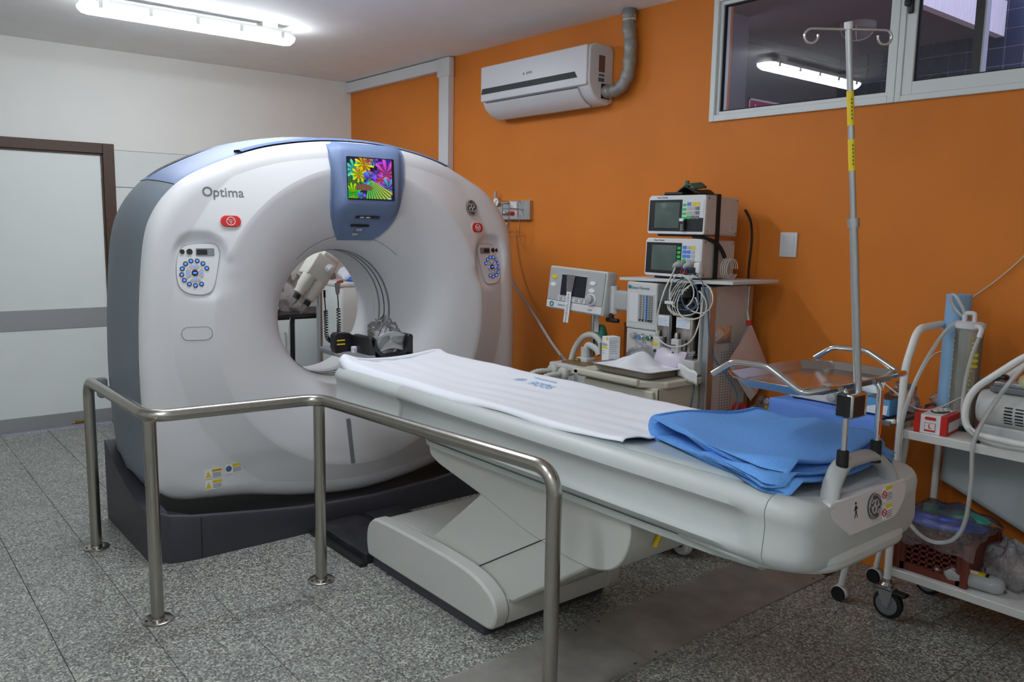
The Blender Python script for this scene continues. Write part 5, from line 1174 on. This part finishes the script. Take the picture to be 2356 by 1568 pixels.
obj('coil_bag', MB().grid(lambda a, b_: (5.31+.33*a, -.455+.29*b_, .40+.085*math.sin(pi*a)**.4*math.sin(pi*b_)**.4+.008*math.sin(17*a+6*b_)+.006*math.sin(23*b_-9*a)-.06*(1 if b_ < .01 else 0)), 26, 20), 'clear_film', hc, smooth=70)
gm = root('green_mask_bag', 'translucent green breathing bag lying inside the blue hose coil', 'breathing bag', (5.50, -.30, .43))
obj('bag_body', MB().rings([[(x, -.30+r_*math.cos(t), .45+.45*r_*math.sin(t)) for t in [2*pi*k/16 for k in range(16)]] for x, r_ in ((5.43, .015), (5.46, .02), (5.50, .042), (5.55, .052), (5.60, .04), (5.63, .01))], True, True, True), 'mask_green', gm, smooth=60)
obj('bag_neck', MB().tube([(5.385, -.315, .455), (5.44, -.305, .452)], .016, 14, caps=False), 'mask_green', gm, smooth=50, solid=.003)
bagobj('clear_plastic_bag', 'crumpled clear plastic bag of supplies on the lower shelf', 5.70, -.24, .212, .10, .085, .095, 'bag_silver', 21, 'bag', .7)
bagobj('small_wrapper_heap', 'flattened clear wrappers in front of the crumpled bag', 5.62, -.33, .212, .085, .05, .022, 'bag_silver', 22, 'wrapper', .6)
bagobj('blue_bag', 'dark blue plastic bag at the right end of the lower shelf', 5.90, -.25, .212, .10, .10, .10, mat('bag_blue', (50, 52, 110), .5), 23, 'bag', .6)
sbt = root('saline_bottle', 'clear plastic saline bottle with a yellow label lying on the lower shelf', 'bottle', (5.63, -.38, .212))
SB = Matrix.Translation((5.625, -.385, .246)) @ Matrix.Rotation(.12, 4, 'Z')
obj('bottle_body', MB().lathe([(.006, -.135), (.01, -.11), (.024, -.10), (.033, -.085), (.034, .06), (.032, .085), (.02, .10), (.006, .104)], (0, 0, 0), 'x', 24).xf(SB), 'bottle_clear', sbt, smooth=50)
obj('bottle_neck', MB().lathe([(.009, -.15), (.011, -.148), (.011, -.128), (.007, -.125)], (0, 0, 0), 'x', 14).xf(SB), 'plastic_white', sbt, smooth=50)
obj('yellow_label', MB().rings([[(x, .0348*math.cos(t), .0348*math.sin(t)) for x in (-.03, .045)] for t in (1.5, 1.75, 2.0, 2.2)], False).xf(SB), 'yellow', sbt); obj('label_bar', MB().rings([[(x, .0352*math.cos(t), .0352*math.sin(t)) for x in (-.025, .012)] for t in (1.6, 1.85, 2.1)], False).xf(SB), 'paper', sbt); obj('label_end', MB().rings([[(x, .0352*math.cos(t), .0352*math.sin(t)) for x in (.038, .05)] for t in (1.5, 1.75, 2.0, 2.2)], False).xf(SB), 'black_plastic', sbt)
# ================================================================ SMALL STAND WITH BLUE DRAPE
stn = root('instrument_stand', 'low instrument stand with white legs under a blue drape by the wall', 'stand', (4.95, -.35, 0))
obj('stand_top', MB().bbox(4.79, 5.30, -.49, -.13, .795, .815, .004), 'mid_grey', stn)
for x, y, xb in ((4.82, -.46, 4.69), (5.22, -.46, 5.135), (4.82, -.16, 4.69), (5.22, -.16, 5.135)):
    obj('leg', MB().tube(fillet([(x, y, .797), (x, y, .62), (xb, y, .07)], .1, 6), .013, 12), 'metal_white', stn, smooth=50)
    c = obj('castor', MB().lathe([(.018, y-.018), (.028, y-.02), (.03, y-.01), (.03, y+.01), (.028, y+.02)], (xb-.005, 0, .03), 'y', 20), 'black_plastic', stn, smooth=40)
    obj('castor_hood', MB().rings([[(xb-.005+.034*math.cos(t), yy, .03+.034*math.sin(t)) for t in [-.2+k*.35 for k in range(11)]] for yy in (y-.014, y+.024)], False), 'plastic_white', c, smooth=50, solid=.003)
obj('stand_grip', MB().bbox(5.30, 5.335, -.20, -.13, .77, .85, .005), mat('navy', (50, 56, 84), .5), stn)
obj('bent_tube', MB().tube(fillet([(5.31, -.47, .815), (5.25, -.47, .80), (5.205, -.47, .75), (5.19, -.47, .55)], .05, 6), .010, 10), 'metal_white', stn, smooth=50)
dr = obj('blue_drape', MB().grid(lambda a, b_: (4.765+.50*a, -.135-.375*min(1, b_/.72)-.012*math.sin(8*a)*max(0, b_-.7)*3, .822+.004*math.sin(7*a+9*b_)-(max(0, b_-.72)/.28)*(.105+.035*a+.01*math.sin(10*a))), 34, 24), 'drape_blue', smooth=60, solid=.002); tag(dr, 'bright blue disposable drape over the instrument stand', 'drape')
vd = root('small_ventilator', 'cream transport ventilator box with two grey knobs on the blue drape', 'ventilator', (4.95, -.40, .8270))
obj('case', MB().bbox(4.82, 5.065, -.445, -.24, .8320, .9550, .008), 'plastic_cream', vd); obj('front_scale', MB().box(4.885, 5.03, -.447, -.444, .8700, .9350), 'btn_grey', vd)
for x, z in ((5.035, .8650), (4.845, .9150)): obj('knob', MB().lathe([(.021, -.445), (.02, -.475), (.014, -.479)], (x, 0, z), 'y', 20), 'plastic_grey', vd, smooth=40)
obj('meter_window', MB().box(4.90, 4.96, -.4485, -.4465, .9100, .9250), 'print_dark', vd); obj('scale_print', MB().box(4.90, 4.925, -.4478, -.4465, .882, .889), 'print_dark', vd)
for x in (4.84, 5.045): obj('foot', MB().bbox(x-.012, x+.012, -.43, -.26, .8250, .8330, .003), 'black_plastic', vd)
mbx = root('mask_box', 'open blue and white carton of face masks on the blue drape', 'box', (5.19, -.40, .8270))
obj('carton', MB().box(5.10, 5.28, -.46, -.36, .8280, .8950), mat('carton_blue', (90, 160, 210), .6), mbx, bevel=.001); obj('white_swoosh', MB().prism([(5.12, .8310), (5.27, .8310), (5.275, .8700), (5.22, .8650), (5.15, .8450)], -.4612, -.4600, 'y'), 'paper', mbx); obj('white_tab', MB().box(5.10, 5.175, -.462, -.4605, .8730, .8920), 'paper', mbx)
obj('open_flap', MB().grid(lambda a, b_: (5.085+.12*a, -.37+.03*b_-.01*a, .8950+.085*b_-.01*a+.006*math.sin(5*a)), 6, 4), 'paper', mbx, smooth=60, solid=.0015); obj('carton_gap', MB().box(5.175, 5.278, -.4605, -.36, .8945, .8958), 'black_plastic', mbx)
bagobj('clear_wrap', 'clear plastic wrap behind the mask carton', 5.25, -.28, .828, .06, .05, .06, 'clear_film', 31, 'wrap', .7)
bagobj('shelf_pack', 'pale plastic pouch behind the paper roll', 5.50, -.14, .786, .16, .03, .10, 'bag_clear', 32, 'pouch', .8)
# ================================================================ ON THE TABLE
def sheet_fn(a, b_):
    # a along X from the head, b across
    nearx, farx = 5.10, 5.03+.07*math.sin(b_*3)
    x1 = 5.11-.08*b_+.02*math.sin(9*b_)*(.5+b_)
    x = 3.265+(x1-3.265)*a
    e0 = -.302-.010*math.sin(5*a+.4)-.004*math.sin(17*a); e1 = .292+.010*math.sin(13*a)+.006*math.sin(29*a)
    d = e0+(e1-e0)*b_
    z = pad_z(d)+.011
    ov = max(0, abs(d)-.283); z -= 1.3*ov*(1+.3*math.sin(11*a)) if d < 0 else .6*ov
    z += .0022*(1+math.sin(34*b_+3*math.sin(5*a)))*math.sin(pi*b_)*(.4+.6*math.sin(7*a+1)**2)+.0015*(1+math.sin(21*a+8*b_))
    hd = math.exp(-((a)/.02)**2); z += .022*hd*(.5+.5*math.cos(5*b_))+.014*math.exp(-(a/.05)**2-((b_)/.12)**2)
    z += .012*math.exp(-((a-1)/.03)**2)*(.5+.5*math.sin(14*b_))
    return (x+(.02*math.sin(6*b_) if a < .01 else 0), TY+d, z)
bs_ = root('bed_sheet', 'white hospital sheet with a faint blue stamp spread over the table pad', 'sheet', (4.2, TY, .87))
obj('cloth', MB().grid(sheet_fn, 120, 44), 'sheet', bs_, smooth=80, solid=.003)
obj('hem_roll', MB().tube(smooth_path([(3.275, TY-.30, .886), (3.262, TY-.27, .900), (3.262, TY-.22, .896), (3.258, TY-.12, .886), (3.256, TY, .882), (3.258, TY+.12, .888), (3.262, TY+.24, .902), (3.27, TY+.285, .900)], 6), .012, 10), 'sheet', bs_, smooth=60)
SMx = frame((4.225, TY+.155, pad_z(.155)+.0195), (-1, 0, 0), (0, -1, 0))
text('stamp_text', '9226', .075, SMx, 'print_blue', bs_, depth=.0003); text('stamp_mark', '#', .075, SMx @ Matrix.Translation((.15, .0, 0)), 'print_blue', bs_, depth=.0003)
st_ = MB()
for q in range(3): st_.box(4.10+.05*q, 4.145+.05*q, TY+.215, TY+.222, pad_z(.22)+.0185, pad_z(.22)+.0195)
obj('stamp_line', st_, 'print_blue', bs_)
# folded blanket: a doubled fleece whose fold stands open towards the head
def blanket_layer(x0, x1, zf, edge, ph, name, parent, n0=-1.645, n1=-1.872, f0=-1.15, f1=-1.18):
    R = []
    NU, NVv = 40, 30; path = []
    # flat tube (closed loop) cross-section along x: top then back underneath -> a soft thick layer
    for j in range(NVv+1):
        b_ = j/NVv; ring_ = []
        for i in range(NU):
            t = 2*pi*i/NU; c = math.cos(t); s_ = math.sin(t)
            # rounded slab section
            a = .5-.5*math.copysign(abs(c)**.55, c); h = math.copysign(abs(s_)**.8, s_)
            x = x0+.15*b_*(1-a)+(x1-x0)*a
            rc = max(0, (a-.86)/.14)**2*.07; yn = n0+(n1-n0)*a+rc; yf = f0+(f1-f0)*a-rc
            y = yn+(yf-yn)*b_
            th = edge*(.35+.65*math.sin(pi*min(1, max(0, b_*.97+.015)))**.25)
            z = zf(a, b_)+h*th
            ring_.append((x+.004*math.sin(9*b_+ph), y, z))
        R.append(ring_)
    return obj(name, MB().rings(R, True, True, True), 'fleece', parent, smooth=80)
bl = root('blue_blanket', 'folded blue fleece blanket lying at the foot end of the table', 'blanket', (5.4, TY, .88))
def ztop(d): return pad_z(max(-.3, min(.3, d)))+.006
def zf_low(a, b_):
    y = -1.645-.227*a+(.495+.197*a)*b_; d = y-TY
    drop = .10*max(0, abs(d)-.27)/.08
    return ztop(d)+.012-drop*.35+.004*math.sin(8*a+5*b_)
def zf_up(a, b_):
    lift = .016*math.exp(-(a/.30)**2)*(1-.5*b_)
    return zf_low(a, b_)+.040+lift+.007*math.sin(5.5*a+3*b_+1)+.006*math.sin(8*b_-5*a)+.004*math.sin(15*a+7*b_)*b_+.012*math.exp(-((a-.35-.25*b_)/.10)**2)*(1-.5*b_)
blanket_layer(5.085, 5.685, zf_low, .014, 0, 'lower_layer', bl)
blanket_layer(5.075, 5.66, zf_up, .015, 2, 'upper_layer', bl, -1.65, -1.855, -1.155, -1.185)
# fold joining the two layers at the head side
R = []
for j in range(25):
    b_ = j/24; y = -1.648+(.493)*b_; z0 = zf_low(0.0, b_); z1 = zf_up(0.0, b_); c = (z0+z1)/2; r_ = (z1-z0)/2
    R.append([(5.088+.012+.15*b_-(r_*.9+.014*k_)*math.cos(t), y, c+(r_+.014*k_)*math.sin(t)) for k_, ts_ in ((1, [-pi/2+pi*q/10 for q in range(11)]), (-1, [pi/2-pi*q/10 for q in range(11)])) for t in ts_])
obj('fold', MB().rings(R, True, True, True), 'fleece', bl, smooth=80)
def zf_mid(a, b_): return zf_low(.42+.55*a, b_)+.020+.003*math.sin(12*a)
blanket_layer(5.36, 5.675, zf_mid, .011, 4, 'inner_layer', bl, -1.77, -1.875, -1.17, -1.19)
# accessory tray on two posts and drip pole
ty_ = root('table_tray', 'polished steel accessory tray on two chrome posts at the table foot', 'tray', (5.6, TY, .93))
TZ = 1.155; tx0, tx1, tyy0, tyy1 = 5.415, 5.715, -1.78, -1.285
def oct_(k, z): 
    c = .07
    return [(tx0+k+c, tyy0+k, z), (tx1-k-c*.6, tyy0+k, z), (tx1-k, tyy0+k+c, z), (tx1-k, tyy1-k-c*.6, z), (tx1-k-c*.6, tyy1-k, z), (tx0+k+c, tyy1-k, z), (tx0+k, tyy1-k-c, z), (tx0+k, tyy0+k+c, z)]
obj('tray_pan', MB().rings([oct_(.022, TZ-.022), oct_(.0, TZ), oct_(-.008, TZ+.001), oct_(-.008, TZ-.003), oct_(.0, TZ-.004), oct_(.02, TZ-.026)][::1], True, True, True), 'tray_steel', ty_, smooth=20, bevel=.002)
for y, s_ in ((tyy0-.012, -1), (tyy1+.012, 1)):
    obj('guard_rail', MB().tube(fillet([(tx0+.0, y+s_*.004, TZ+.0), (tx0+.06, y, TZ+.042), (tx1-.13, y, TZ+.045), (tx1-.02, y, TZ-.012), (tx1+.015, y-s_*.05, TZ+.002), (tx1+.012, y-s_*.10, TZ-.0)], .02, 4), .0085, 10), 'chrome', ty_, smooth=50)
for py in (-1.63, -1.452):
    obj('post', MB().tube(fillet([(5.66, py+.0, TZ-.012), (5.725, py, TZ-.012), (5.725, py, .935)], .03, 5), .0085, 12), 'chrome', ty_, smooth=50)
    obj('socket', MB().lathe([(.012, .935), (.016, .938), (.0155, .975), (.013, .977)], (5.725, py, 0), n=16), 'black_rubber', ty_, smooth=40)
    obj('post_sleeve', MB().lathe([(.017, .915), (.017, .937)], (5.725, py, 0), n=16), 'black_rubber', ty_)
obj('post_label', MB().bbox(5.7335, 5.7345, -1.457, -1.447, 1.04, 1.12, .0004), 'orange_plastic', ty_); obj('post_label', MB().bbox(5.7335, 5.7345, -1.457, -1.447, .995, 1.035, .0004), 'orange_plastic', ty_)
iv = root('drip_pole', 'telescopic steel drip pole with two curled hooks, clamped to the tray post', 'drip pole', (5.73, -1.6, 1.06))
obj('clamp', MB().bbox(5.703, 5.752, -1.65, -1.568, 1.066, 1.133, .008), 'chrome', iv, smooth=40); obj('clamp_plate', MB().bbox(5.7505, 5.754, -1.642, -1.588, 1.072, 1.127, .002), 'black_plastic', iv); obj('clamp_plate', MB().bbox(5.708, 5.747, -1.6525, -1.649, 1.072, 1.127, .002), 'black_plastic', iv)
pb, pt_ = Vector((5.735, -1.588, 1.10)), Vector((5.712, -1.731, 2.055))
def pp_(t): return pb+(pt_-pb)*t
obj('lower_tube', MB().cyl(pp_(0), pp_(.50), .0105, n=18), 'alu', iv, smooth=40); obj('upper_tube', MB().cyl(pp_(.48), pp_(1), .0078, n=16), 'alu', iv, smooth=40)
obj('lock_collar', MB().cyl(pp_(.488), pp_(.512), .0145, n=18), 'alu', iv, smooth=40); obj('top_cap', MB().cyl(pp_(.985), pp_(1.003), .010, n=16), 'plastic_white', iv, smooth=40)
for t0, t1 in ((.635, .715), (.75, .835)):
    lb = obj('yellow_label', MB().cyl(pp_(t0), pp_(t1), .0088, n=14), 'yellow', iv, smooth=40)
    dots = MB(); tc = Vector((.72, -.69, 0))
    for q in range(6): c_ = pp_(t0+.014+q*.0095)+tc*.0085; dots.box(c_.x-.0012, c_.x+.0012, c_.y-.0012, c_.y+.0012, c_.z, c_.z+.005)
    obj('label_text', dots, 'print_dark', lb, kind='stuff')
hk = pp_(.985); axd = Vector((.62, .78, 0)).normalized()
for s_ in (-1, 1):
    pth = [hk, hk+s_*axd*.075]+[hk+s_*axd*(.09-.0)+s_*axd*.017*math.sin(t)+Vector((0, 0, -.017+.017*math.cos(t))) for t in [k*.45 for k in range(12)]]
    obj('hook', MB().tube(pth, .0034, 8), 'chrome', iv, smooth=60)
# head holder at the cradle tip
hh = root('head_holder', 'black head holder with a crinkled clear cover at the bore end of the table', 'head rest', (3.15, TY, .86))
def shell_(x0, x1, r0, r1, a0, a1, th, cy, cz_, name, mm, lab=None):
    R = []
    for x, k in ((x0, 0), (x0+.004, .5), ((x0+x1)/2, 1), (x1-.004, 1), (x1, .8)):
        R.append([(x, cy+(r0+th*q)*math.cos(t), cz_+(r1+th*q)*math.sin(t)) for q, ts_ in ((0, [a0+(a1-a0)*i/14 for i in range(15)]), (1, [a1-(a1-a0)*i/14 for i in range(15)])) for t in ts_])
    return obj(name, MB().rings(R, True, True, True), mm, hh, smooth=50, label=lab)
shell_(3.02, 3.23, .098, .098, pi+.05, 2*pi-.05, .022, TY+.02, .99, 'cup', 'black_plastic')
obj('cup_wall', MB().bbox(3.02, 3.22, TY+.115, TY+.15, .86, .995, .012), 'black_plastic', hh, smooth=40)
obj('cup_wall', MB().bbox(3.05, 3.23, TY-.115, TY-.075, .86, .995, .012), 'black_plastic', hh, smooth=40)
obj('cup_base', MB().bbox(3.03, 3.225, TY-.10, TY+.15, .855, .90, .012), 'black_plastic', hh, smooth=40)
obj('tongue', MB().bbox(2.80, 3.24, TY-.18, TY-.08, .872, .905, .012), 'mid_grey', hh)
obj('side_wing', MB().prism([(-.10, .90), (-.10, .985), (-.13, 1.0), (-.20, 1.005), (-.215, .99), (-.215, .925), (-.205, .90)], 3.0, 3.05, 'x').xf(Matrix.Translation((0, TY, 0))), 'black_plastic', hh, bevel=.006)
obj('wing_lower', MB().prism([(-.205, .90), (-.10, .895), (-.07, .865), (-.14, .862), (-.185, .878)], 3.0, 3.06, 'x').xf(Matrix.Translation((0, TY, 0))), 'plastic_grey', hh, bevel=.004)
for z in (.962, .942): obj('yellow_mark', MB().box(3.05, 3.0512, TY-.20, TY-.155, z, z+.007), 'yellow', hh)
obj('strap_clip', MB().bbox(3.07, 3.10, TY-.135, TY-.10, .87, .935, .006), 'plastic_white', hh)
crk = bagobj('cup_liner', 'x', 3.13, TY+.022, .905, .085, .085, .11, 'clear_film', 51, 'cover', .45)
for k_ in ('label', 'category'): del crk[k_]
crk.parent = hh; crk.location = crk.location-hh.location; crk['label'] = 'crinkled clear plastic liner'
obj('foam_insert', MB().grid(lambda a, b_: (3.215-.02*math.sin(pi*b_), TY-.055+.155*a, .91+.085*b_+.02*math.sin(pi*a)), 10, 8), mat('foil_grey', (168, 172, 170), .35, bump=.6, bscale=50), hh, smooth=60, solid=.006)
# ================================================================ SEEN THROUGH THE BORE
cb = root('low_cabinet', 'low grey-white cabinet with a black frame against the far wall', 'cabinet', (.26, -1.0, 0))
obj('carcass', MB().box(.02, .49, -1.75, -.30, .06, .79), 'black_plastic', cb)
obj('worktop', MB().bbox(.015, .52, -1.77, -.28, .79, .82, .004), 'black_plastic', cb)
for y0, y1 in ((-1.735, -1.30), (-1.275, -.845), (-.80, -.315)):
    d = obj('door', MB().bbox(.49, .51, y0, y1, .08, .775, .004), 'door_white', cb); obj('handle', MB().tube(fillet([(.51, y1-.05, .55), (.535, y1-.05, .55), (.535, y1-.05, .67), (.51, y1-.05, .67)], .01, 3), .005, 8), 'alu', d)
for k, (y, h_, lab) in enumerate(((-1.25, .10, 'greyish wrapped bundle on the far worktop'), (-.98, .08, 'crumpled silver-grey pack on the far worktop'), (-.72, .16, 'tall clear pack on the far worktop'))):
    bagobj('supply_pack', lab, .27, y, .822, .15, .13, h_, 'bag_clear' if k != 1 else mat('pack_grey', (150, 152, 150), .4, noise=.3, scale=20), 60+k, 'pack', .7)
wc = root('white_equipment_case', 'tall white equipment case behind the scanner', 'equipment case', (.92, -.38, 0))
obj('case_body', MB().bbox(.62, .98, -.635, -.10, .04, 1.09, .03), 'door_white', wc, smooth=40); obj('case_lid', MB().bbox(.615, .985, -.64, -.095, 1.06, 1.10, .012), 'plastic_white', wc, smooth=40)
for x in (.68, .92):
    for y in (-.58, -.15): obj('castor', MB().lathe([(.02, y-.012), (.03, y-.01), (.03, y+.01), (.02, y+.012)], (x, 0, .03), 'y', 14), 'black_rubber', wc)
bagobj('blue_white_pack', 'white plastic pack on the white equipment case', .80, -.42, 1.10, .08, .12, .07, mat('pack_white', (214, 222, 232), .5), 71, 'pack', .6)
bagobj('blue_pack', 'blue plastic strip pack on the white equipment case', .90, -.40, 1.10, .06, .13, .022, 'btn_blue', 72, 'pack', .6)
ij = root('contrast_injector', 'white two-barrel contrast injector head on a steel stand behind the bore', 'injector', (1.6, -1.12, 0))
obj('stand_pole', MB().cyl((1.6, -1.12, .06), (1.6, -1.12, 1.15), .020, n=18), 'alu', ij, smooth=40)
for k in range(5):
    a = 2*pi*k/5; lg_ = obj('stand_foot', MB().tube([(1.6, -1.12, .09), (1.6+.3*math.cos(a), -1.12+.3*math.sin(a), .06)], .016, 10), 'alu', ij, smooth=40)
    obj('castor', MB().lathe([(.012, -.012), (.026, -.01), (.026, .01), (.012, .012)], (0, 0, 0), 'y', 14).xf(Matrix.Translation((1.6+.3*math.cos(a), -1.12+.3*math.sin(a), .026))), 'black_rubber', lg_)
IM = Matrix.Translation((1.62, -1.15, 1.225)) @ Matrix.Rotation(-.60, 4, 'X')
def I(mb): return mb.xf(IM)
obj('head_housing', I(MB().bbox(-.07, .07, -.085, .085, -.055, .115, .012)), 'plastic_cream', ij, smooth=40, label='angled cream injector housing')
obj('housing_top', I(MB().bbox(-.06, .065, -.05, .085, .105, .15, .015)), 'plastic_cream', ij, smooth=40)
for y in (-.042, .046): 
    b1 = obj('barrel', I(MB().lathe([(.046, -.05), (.046, -.125), (.038, -.15), (.036, -.19), (.028, -.195)], (.03, y, 0), n=22)), 'plastic_cream', ij, smooth=40)
    obj('syringe', I(MB().lathe([(.022, -.19), (.022, -.255), (.012, -.27), (.005, -.30)], (.03, y, 0), n=16)), 'jar_clear', b1, smooth=40); obj('syringe_ring', I(MB().lathe([(.0235, -.20), (.0235, -.235)], (.03, y, 0), n=16)), 'black_plastic', b1, smooth=40)
obj('side_knob', I(MB().lathe([(.036, .07), (.036, .085), (.024, .09), (.024, .108), (.014, .112)], (0, .045, .055), 'x', 22)), 'plastic_white', ij, smooth=40)
obj('suspension_arm', MB().bbox(1.56, 1.62, -1.065, -1.02, 1.17, 1.42, .012).xf(Matrix.Translation((1.59, -1.04, 1.3)) @ Matrix.Rotation(.22, 4, 'X') @ Matrix.Translation((-1.59, 1.04, -1.3))), 'plastic_grey', ij, smooth=40)
obj('arm_joint', MB().cyl((1.55, -1.10, 1.335), (1.66, -1.10, 1.335), .036, n=20), 'plastic_cream', ij, smooth=40)
obj('hand_switch', MB().lathe([(.006, 1.06), (.013, 1.075), (.018, 1.11), (.020, 1.14), (.012, 1.15)], (1.61, -.985, 0), n=14), 'plastic_grey', ij, smooth=40); obj('orange_tip', MB().cyl((1.61, -.985, 1.15), (1.61, -.945, 1.158), .011, n=12), 'orange_plastic', ij, smooth=40)
cp = []
base_p = smooth_path([(1.62, -.985, .97), (1.62, -.983, .86), (1.62, -.99, .78), (1.62, -1.035, .742), (1.62, -1.075, .78), (1.62, -1.08, .88), (1.62, -1.082, .96)], 40)
for i, p_ in enumerate(base_p):
    t = (base_p[min(i+1, len(base_p)-1)]-base_p[max(0, i-1)]).normalized(); u = t.cross(Vector((1, 0, 0))).normalized(); a = i*.95
    cp.append(p_+.0135*(math.cos(a)*u+math.sin(a)*Vector((1, 0, 0))))
obj('coiled_cable', MB().tube(cp, .0034, 5), 'black_rubber', ij, smooth=60)
obj('cable_straight', MB().tube(smooth_path([(1.61, -.985, 1.06), (1.615, -.983, 1.0), (1.62, -.985, .97)], 5), .004, 6), 'black_rubber', ij); obj('cable_straight', MB().tube(smooth_path([(1.62, -1.082, .96), (1.615, -1.085, 1.02), (1.61, -1.085, 1.10)], 5), .004, 6), 'black_rubber', ij); obj('cable_plug', MB().cyl((1.612, -1.085, 1.05), (1.61, -1.085, 1.10), .008, n=10), 'black_plastic', ij)
cable('injector_line', 'thin clear line hanging from the injector tip', [(1.66, -1.36, .93), (1.66, -1.37, .85), (1.66, -1.365, .75), (1.66, -1.36, .66), (1.66, -1.30, .60), (1.66, -1.20, .575), (1.64, -1.05, .60)], .003, 'hose_white', None, 'line')
